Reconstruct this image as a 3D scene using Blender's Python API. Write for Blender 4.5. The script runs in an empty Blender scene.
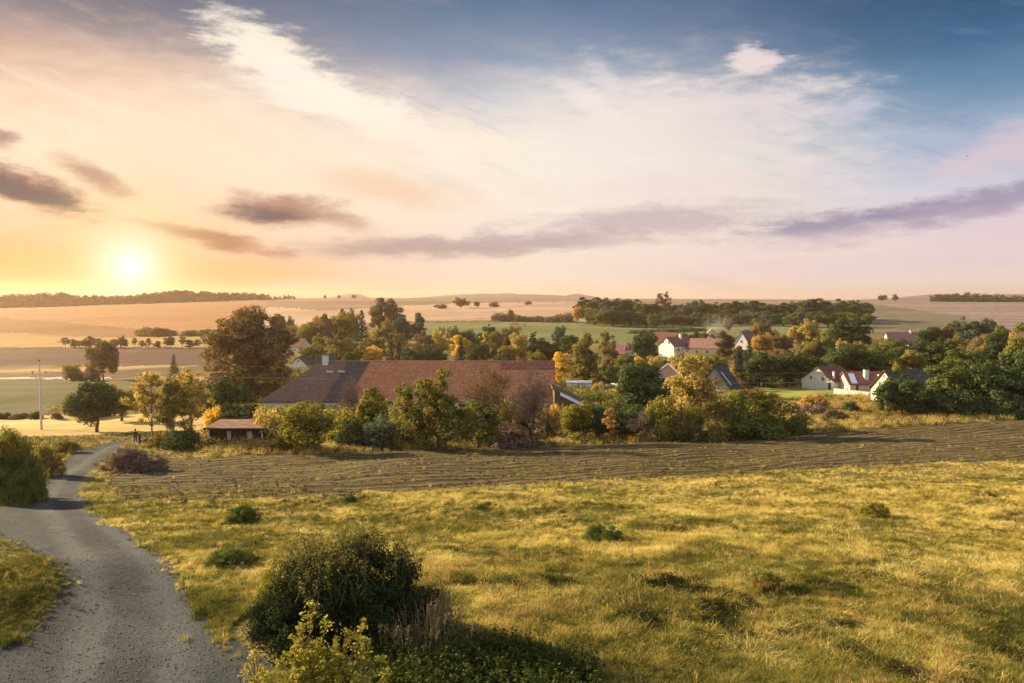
import bpy, bmesh, math, random
import numpy as np
from mathutils import Vector, Matrix

# ------------------------------------------------------------------ camera, sky, sun, exposure
W, H, F = 1024, 683, 796.0
CAM = Vector((0.0, 0.0, 40.0))
PITCH = math.atan((341.5 - 297.0) / F)
EXPO = 1.6
SUN_AZ, SUN_EL, SUN_STRENGTH = -64.0, 18.0, 5.0
SKY_STRENGTH = 0.1

sc = bpy.context.scene
col = sc.collection
cam_data = bpy.data.cameras.new('camera')
cam = bpy.data.objects.new('camera', cam_data)
col.objects.link(cam)
cam.location = CAM
cam.rotation_euler = (math.pi / 2 - PITCH, 0, 0)
cam_data.sensor_width = 36.0
cam_data.lens = F / W * 36.0
cam_data.clip_start = 0.3
cam_data.clip_end = 40000
sc.camera = cam
sc.view_settings.view_transform = 'Standard'
sc.view_settings.look = 'None'
sc.view_settings.gamma = 1.0
sc.view_settings.use_curve_mapping = False
sc.view_settings.exposure = EXPO
sc.render.engine = 'CYCLES'
sc.cycles.use_denoising = True
sc.cycles.max_bounces = 6
sc.cycles.diffuse_bounces = 3
sc.cycles.transmission_bounces = 3
sc.cycles.transparent_max_bounces = 4
sc.cycles.volume_bounces = 0

FWD = Vector((0, math.cos(PITCH), -math.sin(PITCH)))
UP = Vector((0, math.sin(PITCH), math.cos(PITCH)))


def ray(px, py):
    return FWD + Vector((1, 0, 0)) * ((px - W / 2) / F) - UP * ((py - H / 2) / F)


def azel(px, py):
    v = ray(px, py).normalized()
    return math.degrees(math.atan2(v.x, v.y)), math.degrees(math.asin(v.z))


def lin(r, g, b):
    def f(c):
        c /= 255.0
        return c / 12.92 if c <= 0.04045 else ((c + 0.055) / 1.055) ** 2.4
    return (f(r), f(g), f(b))


class NT:
    """small helper to write node trees as expressions"""
    def __init__(self, tree):
        self.t = tree
        self.n = tree.nodes
        self.l = tree.links

    def node(self, kind, **kw):
        n = self.n.new(kind)
        for k, v in kw.items():
            setattr(n, k, v)
        return n

    def put(self, sock, v):
        if v is None:
            return
        if isinstance(v, bpy.types.NodeSocket):
            self.l.new(v, sock)
        elif isinstance(v, (tuple, list)):
            if len(v) == 3 and sock.type == 'RGBA':
                v = (*v, 1.0)
            sock.default_value = v
        else:
            sock.default_value = v

    def m(self, op, a, b=None, c=None, clamp=False):
        n = self.node('ShaderNodeMath', operation=op, use_clamp=clamp)
        self.put(n.inputs[0], a)
        self.put(n.inputs[1], b)
        self.put(n.inputs[2], c)
        return n.outputs[0]

    def mix(self, f, a, b, blend='MIX'):
        n = self.node('ShaderNodeMix', data_type='RGBA', blend_type=blend)
        self.put(n.inputs[0], f)
        self.put(n.inputs[6], a)
        self.put(n.inputs[7], b)
        return n.outputs[2]

    def smooth(self, v, a, b, c=0.0, d=1.0):
        n = self.node('ShaderNodeMapRange', interpolation_type='SMOOTHSTEP')
        self.put(n.inputs[0], v)
        for i, q in enumerate((a, b, c, d)):
            n.inputs[i + 1].default_value = q
        return n.outputs[0]

    def noise(self, vec, scale, detail=4.0, rough=0.55, out=0, dist=0.0):
        n = self.node('ShaderNodeTexNoise')
        self.put(n.inputs['Vector'], vec)
        n.inputs['Scale'].default_value = scale
        n.inputs['Detail'].default_value = detail
        n.inputs['Roughness'].default_value = rough
        n.inputs['Distortion'].default_value = dist
        return n.outputs[out]

    def xyz(self, x, y, z=0.0):
        n = self.node('ShaderNodeCombineXYZ')
        self.put(n.inputs[0], x)
        self.put(n.inputs[1], y)
        self.put(n.inputs[2], z)
        return n.outputs[0]

    def ramp(self, f, stops, interp='LINEAR'):
        n = self.node('ShaderNodeValToRGB')
        self.put(n.inputs[0], f)
        r = n.color_ramp
        r.interpolation = interp
        while len(r.elements) < len(stops):
            r.elements.new(0.5)
        for e, (p, c) in zip(r.elements, stops):
            e.position = p
            e.color = (*c, 1.0)
        return n.outputs[0]


def build_sky():
    world = bpy.data.worlds.new("World")
    sc.world = world
    world.use_nodes = True
    T = NT(world.node_tree)
    T.n.clear()
    tc = T.node('ShaderNodeTexCoord')
    sep = T.node('ShaderNodeSeparateXYZ')
    T.l.new(tc.outputs['Generated'], sep.inputs[0])
    x, y, z = sep.outputs
    A0 = T.m('MULTIPLY', T.m('ARCTAN2', x, y), 57.2958)
    E0 = T.m('MULTIPLY', T.m('ARCSINE', z), 57.2958)
    # thin cloud is torn sideways: warp the directions with noise
    wv = T.xyz(T.m('MULTIPLY', A0, 0.10), T.m('MULTIPLY', E0, 0.26), 0.3)
    wn = T.node('ShaderNodeSeparateColor')
    T.l.new(T.noise(wv, 1.6, 6, 0.62, out=1), wn.inputs[0])
    A = T.m('ADD', A0, T.m('MULTIPLY', T.m('SUBTRACT', wn.outputs[0], 0.5), 4.0))
    E = T.m('ADD', E0, T.m('MULTIPLY', T.m('SUBTRACT', wn.outputs[1], 0.5), 2.0))
    fine = T.noise(T.xyz(T.m('MULTIPLY', A0, 0.22), T.m('MULTIPLY', E0, 0.75), 4.0), 1.5, 8, 0.66)
    streak = T.noise(T.xyz(T.m('MULTIPLY', A, 0.045), T.m('ADD', T.m('MULTIPLY', E, 0.26), T.m('MULTIPLY', A, 0.03)), 9.0), 1.7, 7, 0.6)

    def grad(stops):
        f = T.m('DIVIDE', T.m('ADD', E, 2.0), 62.0, clamp=True)
        return T.ramp(f, [((e + 2.0) / 62.0, lin(*c)) for e, c in stops])
    left = grad([(-2, (210, 126, 80)), (0.3, (218, 138, 88)), (3, (238, 174, 122)), (6.5, (250, 213, 175)), (9.6, (250, 214, 180)),
                 (12.2, (238, 190, 152)), (14.4, (204, 160, 138)), (16.2, (152, 132, 132)), (17.8, (112, 108, 121)), (21, (84, 94, 118)), (60, (110, 130, 160))])
    mid = grad([(-2, (248, 224, 198)), (0.3, (248, 226, 200)), (3, (240, 218, 200)), (7, (250, 234, 214)), (10.5, (248, 236, 220)),
                (13.5, (206, 204, 210)), (16.5, (142, 156, 178)), (20, (86, 114, 146)), (26, (60, 96, 134)), (60, (110, 140, 176))])
    right = grad([(-2, (236, 214, 204)), (0.3, (236, 216, 206)), (3, (232, 214, 214)), (6.5, (212, 208, 220)), (10, (158, 176, 202)),
                  (13, (98, 136, 170)), (15.5, (58, 102, 140)), (18, (36, 80, 118)), (21, (32, 72, 110)), (30, (30, 70, 112)), (60, (110, 140, 176))])
    c = T.mix(T.smooth(A, -30, 2), left, mid)
    c = T.mix(T.smooth(A, 0, 30), c, right)
    back = T.m('GREATER_THAN', 0.0, y)
    veil = grad([(-2, (236, 228, 226)), (6, (238, 232, 232)), (18, (232, 232, 238)), (34, (206, 214, 228)), (60, (160, 182, 208))])
    c = T.mix(T.smooth(T.m('ABSOLUTE', A0), 55, 130), c, T.mix(1.0, veil, (1.35, 1.3, 1.25), 'MULTIPLY'))  # sky behind the camera brightened to fill the fronts facing it
    # streaky veil
    c = T.mix(T.m('MULTIPLY', T.smooth(streak, 0.52, 0.72), T.m('MULTIPLY', T.smooth(E0, 22, 4, 0.0, 0.5), T.smooth(A0, 22, 5, .25, 1.0))), c, T.mix(T.smooth(A0, -25, 25), lin(255, 232, 195), lin(238, 226, 226)))
    c = T.mix(T.m('MULTIPLY', T.smooth(streak, 0.47, 0.30), T.smooth(E0, 16, 2, 0.1, 0.32)), c, T.mix(T.smooth(A0, -25, 25), lin(238, 182, 130), lin(190, 182, 205)))

    def cloud(cx, cy, rx, ry, tilt, colour, power, soft=0.55, ragged=0.8, seed=0.0):
        nonlocal c
        a, e = azel(cx, cy)
        k = 57.2958 / F
        dx = T.m('SUBTRACT', A, a)
        dy = T.m('SUBTRACT', E, e)
        ct, st = math.cos(math.radians(tilt)), math.sin(math.radians(tilt))
        u = T.m('DIVIDE', T.m('ADD', T.m('MULTIPLY', dx, ct), T.m('MULTIPLY', dy, st)), rx * k)
        v = T.m('DIVIDE', T.m('SUBTRACT', T.m('MULTIPLY', dy, ct), T.m('MULTIPLY', dx, st)), ry * k)
        r = T.m('SQRT', T.m('ADD', T.m('MULTIPLY', u, u), T.m('MULTIPLY', v, v)))
        r = T.m('ADD', r, T.m('MULTIPLY', T.m('SUBTRACT', fine, 0.5), -2.2 * ragged))
        f = T.m('MULTIPLY', T.smooth(r, 1.0 + soft, 1.0 - soft), power)
        c = T.mix(f, c, lin(*colour))

    # cirrus: fine torn threads, falling to the right on the sunny side
    w1 = T.noise(T.xyz(T.m('ADD', T.m('MULTIPLY', A0, 0.10), T.m('MULTIPLY', E0, 0.05)), T.m('ADD', T.m('MULTIPLY', E0, 0.55), T.m('MULTIPLY', A0, 0.16)), 2.0), 1.5, 9, 0.68, dist=0.5)
    cirrus = T.m('MULTIPLY', T.smooth(w1, 0.5, 0.68), T.m('MULTIPLY', T.smooth(E0, 4, 9), T.smooth(E0, 16, 11)))
    c = T.mix(T.m('MULTIPLY', T.m('MULTIPLY', cirrus, T.smooth(A0, 30, 12, .12, 1.0)), .55), c, T.mix(T.smooth(A0, -25, 20), lin(255, 240, 218), lin(244, 236, 232)))
    c = T.mix(T.m('MULTIPLY', T.smooth(w1, 0.48, 0.34), T.m('MULTIPLY', T.m('MULTIPLY', T.smooth(E0, 4, 12), T.smooth(E0, 20, 13, .25, 1.0)), .4)), c, T.mix(T.smooth(A0, -30, 10), lin(190, 156, 142), lin(120, 142, 170)))
    cloud(630, 165, 165, 70, 2, (250, 237, 222), 0.7, 0.8, 0.6)
    cloud(600, 250, 330, 30, 0, (247, 228, 212), 0.5, 0.9, 0.5)
    cloud(200, 150, 185, 66, 0, (254, 234, 210), 0.8, 0.8, 0.6)
    cloud(275, 58, 62, 24, -24, (255, 241, 220), 0.95, 0.5, 1.2)
    cloud(335, 92, 90, 16, -22, (255, 243, 224), 0.9, 0.5, 1.2)
    cloud(385, 122, 80, 13, -16, (255, 243, 224), 0.85, 0.6, 1.2)
    cloud(420, 135, 90, 12, -6, (255, 236, 212), 0.5, 0.8, 0.9)
    cloud(300, 100, 60, 9, -6, (255, 244, 226), 0.7, 0.6, 1.2)
    cloud(395, 190, 62, 13, -8, (244, 203, 168), 0.75, 0.8, 0.7)
    cloud(690, 120, 110, 32, 5, (232, 218, 216), 0.8, 0.55, 1.2)
    cloud(605, 150, 75, 42, 20, (250, 238, 224), 0.5, 0.8, 0.9)
    cloud(585, 100, 40, 7, -30, (248, 236, 226), 0.5, 0.8, 0.7)
    cloud(600, 78, 10, 24, 30, (240, 228, 226), 0.4, 0.8, 0.7)
    cloud(700, 185, 110, 18, 2, (238, 218, 212), 0.6, 0.8, 0.8)
    cloud(757, 57, 21, 11, 4, (236, 220, 216), 0.95, 0.5, 1.3)
    cloud(855, 108, 20, 7, 10, (202, 200, 216), 0.8, 0.8, 0.7)
    cloud(1005, 148, 44, 15, 18, (222, 200, 210), 0.75, 0.6, 1.0)
    # grey and mauve bands
    cloud(645, 222, 120, 12, 3, (190, 170, 178), 0.75, 0.75, 1.3)
    cloud(430, 247, 120, 10, 2, (176, 150, 148), 0.85, 0.7, 1.1)
    cloud(560, 241, 110, 8, 1, (192, 170, 174), 0.7, 0.8, 1.1)
    cloud(828, 228, 70, 13, 6, (146, 136, 166), 0.85, 0.65, 1.3)
    cloud(968, 205, 84, 10, 9, (142, 130, 162), 0.85, 0.65, 1.3)
    cloud(1000, 232, 80, 22, 4, (226, 202, 214), 0.6, 0.8, 0.6)
    cloud(760, 246, 120, 8, 4, (238, 218, 214), 0.6, 0.8, 0.6)
    cloud(900, 262, 200, 10, 1, (232, 206, 212), 0.5, 0.9, 0.5)
    # glow round the sun
    sa, se = azel(131, 266)
    dx = T.m('SUBTRACT', A0, sa)
    dy = T.m('SUBTRACT', E0, se)
    r2 = T.m('ADD', T.m('MULTIPLY', dx, dx), T.m('MULTIPLY', dy, dy))

    def gauss(sig):
        return T.m('EXPONENT', T.m('DIVIDE', r2, -2.0 * sig * sig))
    c = T.mix(T.m('MULTIPLY', gauss(6.0), 0.5), c, lin(252, 198, 132))
    # orange and dark clouds near the sun
    cloud(40, 268, 110, 15, -1, (248, 182, 112), 0.85, 0.8, 0.6)
    cloud(230, 268, 85, 9, 0, (248, 190, 128), 0.75, 0.8, 0.7)
    cloud(60, 286, 130, 5, 0, (255, 214, 140), 0.6, 0.8, 0.6)
    cloud(18, 184, 58, 15, -20, (128, 78, 70), 0.95, 0.5, 1.0)
    cloud(22, 188, 46, 8, -20, (70, 54, 70), 0.95, 0.5, 1.0)
    cloud(2, 140, 14, 8, -10, (150, 108, 100), 0.85, 0.7, 0.7)
    cloud(99, 176, 26, 9, -28, (168, 118, 98), 0.8, 0.7, 0.8)
    cloud(278, 210, 48, 14, 2, (176, 124, 102), 0.9, 0.55, 0.8)
    cloud(270, 214, 30, 8, 0, (98, 78, 86), 0.9, 0.6, 0.8)
    cloud(335, 218, 30, 8, -14, (190, 146, 122), 0.7, 0.8, 0.8)
    cloud(210, 238, 56, 6, -10, (172, 112, 78), 0.9, 0.7, 0.6)
    c = T.mix(T.m('MULTIPLY', gauss(2.6), 0.8), c, lin(255, 226, 160))
    c = T.mix(T.m('MULTIPLY', gauss(1.45), .95, clamp=True), c, (1.05, 1.0, .80))
    c = T.mix(T.m('MULTIPLY', gauss(0.5), 1.0, clamp=True), c, (1.5, 1.38, 1.1))

    sky = T.node('ShaderNodeTexSky', sky_type='NISHITA')
    sky.sun_disc = False
    sky.sun_elevation = math.radians(SUN_EL)
    sky.sun_rotation = math.radians(SUN_AZ)
    sky.dust_density = 2.0
    k = 1.0 / (SKY_STRENGTH * 2 ** EXPO)
    c = T.mix(1.0, c, (k, k, k), 'MULTIPLY')
    c.node.clamp_result = False
    c = T.mix(0.03, c, sky.outputs[0])
    bg = T.node('ShaderNodeBackground')
    T.l.new(c, bg.inputs[0])
    bg.inputs[1].default_value = SKY_STRENGTH
    out = T.node('ShaderNodeOutputWorld')
    T.l.new(bg.outputs[0], out.inputs[0])
    world.cycles.sampling_method = 'MANUAL'
    world.cycles.sample_map_resolution = 1024


build_sky()
sun_data = bpy.data.lights.new('sun', 'SUN')
sun_data.energy = SUN_STRENGTH
sun_data.angle = math.radians(0.5)
sun_data.color = (1.0, 0.78, 0.48)
sun = bpy.data.objects.new('sun', sun_data)
col.objects.link(sun)
_a, _e = math.radians(SUN_AZ), math.radians(SUN_EL)
SUN_DIR = Vector((math.sin(_a) * math.cos(_e), math.cos(_a) * math.cos(_e), math.sin(_e)))
sun.rotation_euler = (-SUN_DIR).to_track_quat('-Z', 'Y').to_euler()
sun.location = (-60, 40, 90)

# ------------------------------------------------------------------ helpers
rng = np.random.default_rng(7)
random.seed(7)


def tag(o, label=None, cat=None, group=None, kind=None):
    if label:
        o['label'] = label
    if cat:
        o['category'] = cat
    if group:
        o['group'] = group
    if kind:
        o['kind'] = kind
    return o


def make_mesh(name, verts, quads, smooth=False):
    """verts (N,3), quads (M,k) arrays of equal face size"""
    me = bpy.data.meshes.new(name)
    verts = np.asarray(verts, dtype=np.float32)
    quads = np.asarray(quads, dtype=np.int32)
    k = quads.shape[1]
    me.vertices.add(len(verts))
    me.vertices.foreach_set('co', verts.ravel())
    me.loops.add(quads.size)
    me.loops.foreach_set('vertex_index', quads.ravel())
    me.polygons.add(len(quads))
    me.polygons.foreach_set('loop_start', np.arange(len(quads), dtype=np.int32) * k)
    if smooth:
        me.polygons.foreach_set('use_smooth', np.ones(len(quads), dtype=bool))
    me.update(calc_edges=True)
    return me


def link(name, me, mat=None, parent=None, loc=None):
    o = bpy.data.objects.new(name, me)
    col.objects.link(o)
    if mat is not None:
        if me.materials:
            o.material_slots[0].link = 'OBJECT'
            o.material_slots[0].material = mat
        else:
            me.materials.append(mat)
    if parent is not None:
        o.parent = parent
    if loc is not None:
        o.location = loc
    return o


def empty(name, loc, rz=0.0):
    o = bpy.data.objects.new(name, None)
    o.empty_display_size = 0.5
    col.objects.link(o)
    o.location = loc
    o.rotation_euler = (0, 0, rz)
    return o


def mat_new(name):
    m = bpy.data.materials.new(name)
    m.use_nodes = True
    T = NT(m.node_tree)
    T.n.clear()
    T.out = T.node('ShaderNodeOutputMaterial')
    return m, T


def leaf_mat(name, dark, light, trans=0.35, patch=None):
    m, T = mat_new(name)
    geo = T.node('ShaderNodeNewGeometry')
    info = T.node('ShaderNodeObjectInfo')
    f = T.m('MULTIPLY_ADD', info.outputs['Random'], 0.25, T.m('MULTIPLY', geo.outputs['Random Per Island'], 0.85))
    c = T.mix(T.m('MINIMUM', f, 1.0), dark, light)
    if patch:
        n = T.noise(geo.outputs['Position'], 0.55, 2)
        c = T.mix(T.smooth(n, 0.5, 0.66), c, patch)
    d = T.node('ShaderNodeBsdfDiffuse')
    t = T.node('ShaderNodeBsdfTranslucent')
    T.l.new(c, d.inputs[0])
    T.l.new(T.mix(0.5, c, T.mix(1.0, c, (1.5, 1.35, 0.7), 'MULTIPLY')), t.inputs[0])
    mx = T.node('ShaderNodeMixShader')
    mx.inputs[0].default_value = trans
    T.l.new(d.outputs[0], mx.inputs[1])
    T.l.new(t.outputs[0], mx.inputs[2])
    T.l.new(mx.outputs[0], T.out.inputs[0])
    return m


def plain_mat(name, c1, c2, scale=1.5, rough=0.85, bump=0.0, detail=5, c3=None, spec=0.2, bscale=None):
    m, T = mat_new(name)
    tc = T.node('ShaderNodeTexCoord')
    n = T.noise(tc.outputs['Object'], scale, detail, 0.6)
    c = T.mix(T.smooth(n, 0.32, 0.68), c1, c2)
    if c3:
        c = T.mix(T.smooth(T.noise(tc.outputs['Object'], scale * 0.35, 6, 0.65), 0.55, 0.68), c, c3)
    b = T.node('ShaderNodeBsdfPrincipled')
    T.l.new(c, b.inputs['Base Color'])
    b.inputs['Roughness'].default_value = rough
    b.inputs['Specular IOR Level'].default_value = spec
    if bump:
        bp = T.node('ShaderNodeBump')
        bp.inputs['Strength'].default_value = bump
        bp.inputs['Distance'].default_value = 0.05
        T.l.new(T.noise(tc.outputs['Object'], bscale or scale * 4, 4), bp.inputs['Height'])
        T.l.new(bp.outputs[0], b.inputs['Normal'])
    T.l.new(b.outputs[0], T.out.inputs[0])
    return m


def tile_mat(name, c1, c2, c3, moss=None, course=0.33):
    """rows of small clay tiles, weathered in patches"""
    m, T = mat_new(name)
    tc = T.node('ShaderNodeTexCoord')
    P = tc.outputs['Object']
    br = T.node('ShaderNodeTexBrick')
    sp = T.node('ShaderNodeSeparateXYZ')
    T.l.new(P, sp.inputs[0])
    v = T.xyz(sp.outputs[0], T.m('MULTIPLY', sp.outputs[2], 1.6))
    T.l.new(v, br.inputs['Vector'])
    br.inputs['Scale'].default_value = 1.0
    br.inputs['Brick Width'].default_value = course * 0.7
    br.inputs['Row Height'].default_value = course
    br.inputs['Mortar Size'].default_value = 0.03
    br.inputs['Color1'].default_value = (*c1, 1)
    br.inputs['Color2'].default_value = (*c2, 1)
    br.inputs['Mortar'].default_value = (c1[0] * 0.45, c1[1] * 0.45, c1[2] * 0.45, 1)
    n = T.noise(P, 0.9, 6, 0.65)
    c = T.mix(T.smooth(n, 0.42, 0.66), br.outputs['Color'], c3)
    n2 = T.noise(P, 6.0, 3, 0.7)
    n3 = T.noise(P, 1.9, 5, .75)
    c = T.mix(T.smooth(n3, 0.5, 0.62, 0.0, .7), c, (c3[0] * 1.7, c3[1] * 1.8, c3[2] * 1.75))
    c = T.mix(T.smooth(n2, 0.48, 0.68, 0.0, 0.7), c, (c1[0] * 0.5, c1[1] * 0.5, c1[2] * 0.55))
    if moss:
        c = T.mix(T.smooth(T.noise(P, 0.4, 5, 0.7), 0.5, 0.62), c, moss)
    b = T.node('ShaderNodeBsdfPrincipled')
    T.l.new(c, b.inputs['Base Color'])
    b.inputs['Roughness'].default_value = 0.9
    b.inputs['Specular IOR Level'].default_value = 0.15
    bp = T.node('ShaderNodeBump')
    bp.inputs['Strength'].default_value = 0.7
    bp.inputs['Distance'].default_value = 0.04
    T.l.new(T.m('ADD', br.outputs['Fac'], T.m('MULTIPLY', n2, 0.8)), bp.inputs['Height'])
    T.l.new(bp.outputs[0], b.inputs['Normal'])
    T.l.new(b.outputs[0], T.out.inputs[0])
    return m


def ground_mat(name, stops, scale=0.05, stretch=(1, 1), angle=0.0, fine=0.9, fine_amt=0.35, bump=0.0, bump_scale=2.0,
               line=None, speck=None):
    """soil or sward: large patches from a colour ramp, fine grain, optional stripes of drill rows (spacing, amount, colour)"""
    m, T = mat_new(name)
    geo = T.node('ShaderNodeNewGeometry')
    mp = T.node('ShaderNodeMapping', vector_type='TEXTURE')
    T.l.new(geo.outputs['Position'], mp.inputs[0])
    mp.inputs['Rotation'].default_value = (0, 0, angle)
    sep = T.node('ShaderNodeSeparateXYZ')
    T.l.new(mp.outputs[0], sep.inputs[0])
    P = T.xyz(T.m('MULTIPLY', sep.outputs[0], stretch[0]), T.m('MULTIPLY', sep.outputs[1], stretch[1]))
    n = T.noise(P, scale, 6, 0.62)
    c = T.ramp(T.smooth(n, 0.3, 0.7), stops)
    g = T.noise(P, fine, 5, 0.7)
    dark = T.mix(1.0, c, (0.45, 0.45, 0.42), 'MULTIPLY')
    lite = T.mix(1.0, c, (1.5, 1.45, 1.4), 'MULTIPLY')
    c = T.mix(T.smooth(g, 0.5, 0.3, 0.0, fine_amt), c, dark)
    c = T.mix(T.smooth(g, 0.5, 0.72, 0.0, fine_amt), c, lite)
    h = g
    if line:
        sp, amt, lc = line
        wob = T.noise(geo.outputs['Position'], 0.03, 3)
        s = T.m('SINE', T.m('MULTIPLY', T.m('ADD', sep.outputs[1], T.m('MULTIPLY', wob, .8)), 2 * math.pi / sp))
        brk = T.noise(T.xyz(T.m('MULTIPLY', sep.outputs[0], 0.25), sep.outputs[1]), 1.2, 4)
        c = T.mix(T.m('MULTIPLY', T.smooth(s, 0.0, 0.8), T.m('MULTIPLY', brk, amt * 1.6)), c, lc)
        h = T.m('ADD', g, T.m('MULTIPLY', s, 0.35))
    if speck:
        sc_, thr, colr = speck
        c = T.mix(T.smooth(T.noise(P, sc_, 3, 0.75), thr, thr + 0.08), c, colr)
    b = T.node('ShaderNodeBsdfPrincipled')
    T.l.new(c, b.inputs['Base Color'])
    b.inputs['Roughness'].default_value = 0.95
    b.inputs['Specular IOR Level'].default_value = 0.08
    if bump:
        bp = T.node('ShaderNodeBump')
        bp.inputs['Strength'].default_value = bump
        bp.inputs['Distance'].default_value = 0.25
        T.l.new(T.m('ADD', h, T.m('MULTIPLY', T.noise(P, bump_scale, 4, 0.7), 0.7)), bp.inputs['Height'])
        T.l.new(bp.outputs[0], b.inputs['Normal'])
    T.l.new(b.outputs[0], T.out.inputs[0])
    return m


# ------------------------------------------------------------------ terrain
KPX = np.array([-500, 0, 250, 512, 800, 1024, 1500], dtype=float)
ROWS = {  # distance ahead -> image row of the ground at those columns: the lie of the land
    14:   (690, 690, 690, 690, 690, 690, 690),
    23:   (563, 563, 563, 562, 560, 560, 560),
    42:   (500, 500, 500, 499, 497, 496, 496),
    60:   (471, 471, 471, 470, 467, 465, 465),
    80:   (452, 452, 452, 450, 446, 443, 443),
    105:  (438, 438, 438, 436, 430, 425, 425),
    140:  (424, 424, 417, 413, 409, 404, 404),
    200:  (390, 390, 387, 385, 387, 382, 382),
    260:  (382, 382, 372, 367, 367, 363, 363),
    320:  (370, 370, 361, 356, 355, 351, 351),
    420:  (357, 357, 348, 343, 341, 340, 340),
    520:  (347, 347, 338, 333, 332, 332, 332),
    700:  (335, 335, 326, 322, 321, 322, 322),
    900:  (323, 323, 316, 312, 312, 313, 313),
    1200: (312, 312, 306, 304, 305, 306, 306),
    1600: (306, 306, 300.5, 300, 301, 302, 302),
    2200: (302, 302, 297.6, 297.4, 299, 301, 301),
}
_kd = np.array(sorted(ROWS), dtype=float)
_drop = np.array([[d * math.tan(math.atan((r - H / 2) / F) + PITCH) for r in ROWS[int(d)]] for d in _kd])
_kd = np.concatenate([[1, 7], _kd, [3000, 9000]])
_near = np.array([[6.0] * 7, [6.4] * 7])
_farr = np.array([_drop[-1] + 14, _drop[-1] + 110])
_drop = np.concatenate([_near, _drop, _farr])
LD = np.linspace(math.log(1.0), math.log(9000), 700)
UU = np.linspace(-1.3, 1.3, 261)
_t = np.array([np.interp(LD, np.log(_kd), _drop[:, j]) for j in range(len(KPX))])


def _smooth(a, k):
    pad = np.pad(a, ((0, 0), (k, k)), mode='edge')
    ker = np.hanning(2 * k + 1)
    ker /= ker.sum()
    return np.array([np.convolve(r, ker, mode='valid') for r in pad])


_t = _smooth(_t, 16)
_tab = np.array([np.interp(UU, (KPX - W / 2) / F, _t[:, j]) for j in range(len(LD))]).T
_tab = _smooth(_tab.T, 9).T


def _hash(ix, iy, s):
    v = np.sin(ix * 127.1 + iy * 311.7 + s * 74.7) * 43758.5453
    return v - np.floor(v)


def vnoise(x, y, s=0.0):
    ix, iy = np.floor(x), np.floor(y)
    fx, fy = x - ix, y - iy
    fx, fy = fx * fx * (3 - 2 * fx), fy * fy * (3 - 2 * fy)
    a, b = _hash(ix, iy, s), _hash(ix + 1, iy, s)
    c, d = _hash(ix, iy + 1, s), _hash(ix + 1, iy + 1, s)
    return (a * (1 - fx) + b * fx) * (1 - fy) + (c * (1 - fx) + d * fx) * fy - 0.5


def ground_z(x, y):
    x = np.asarray(x, dtype=float)
    y = np.asarray(y, dtype=float)
    yy = np.clip(y, 1.0, 8990.0)
    u = np.clip(x / np.maximum(yy, 10.0), -1.299, 1.299)
    fu = (u + 1.3) / 2.6 * (len(UU) - 1)
    fd = (np.log(yy) - LD[0]) / (LD[-1] - LD[0]) * (len(LD) - 1)
    iu = np.clip(fu.astype(int), 0, len(UU) - 2)
    idd = np.clip(fd.astype(int), 0, len(LD) - 2)
    a, b = fu - iu, fd - idd
    t = (_tab[iu, idd] * (1 - a) * (1 - b) + _tab[iu + 1, idd] * a * (1 - b)
         + _tab[iu, idd + 1] * (1 - a) * b + _tab[iu + 1, idd + 1] * a * b)
    n = vnoise(x * 0.12, y * 0.12, 1) * 0.55 + vnoise(x * 0.31, y * 0.31, 2) * 0.2
    n = n * np.clip(yy / 20, 0.3, 1.0)
    # grassy mound inside the bend of the track
    mound = 0.35 * np.exp(-(((x + 12.6) / 2.4) ** 2 + ((y - 21.0) / 3.2) ** 2))
    return CAM.z - t + n + mound


_SD = np.exp(np.linspace(math.log(9.0), math.log(5200), 3600))


def hit(px, py):
    """the point of the ground seen at that place of the photograph"""
    r = ray(px, py)
    r = r / r.y
    z = CAM.z + r.z * _SD
    g = ground_z(r.x * _SD, _SD)
    below = np.nonzero(z <= g)[0]
    i = below[0] if len(below) else len(_SD) - 1
    if i > 0 and len(below):
        f0, f1 = z[i - 1] - g[i - 1], z[i] - g[i]
        t = f0 / (f0 - f1)
        y = _SD[i - 1] + (_SD[i] - _SD[i - 1]) * t
    else:
        y = _SD[i]
    x = r.x * y
    return Vector((x, y, float(ground_z(x, y))))


def z_at(px, py, y):
    r = ray(px, py)
    return CAM.z + r.z / r.y * y


def project(x, y, z):
    dx, dy, dz = x - CAM.x, y - CAM.y, z - CAM.z
    dep = dy * FWD.y + dz * FWD.z
    v = dy * UP.y + dz * UP.z
    dep = np.maximum(dep, 0.5)
    return W / 2 + F * dx / dep, H / 2 - F * v / dep


def in_poly(px, py, poly):
    r = np.zeros(px.shape, dtype=bool)
    n = len(poly)
    j = n - 1
    for i in range(n):
        xi, yi = poly[i]
        xj, yj = poly[j]
        if yi != yj:
            r ^= ((yi > py) != (yj > py)) & (px < (xj - xi) * (py - yi) / (yj - yi) + xi)
        j = i
    return r


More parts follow.
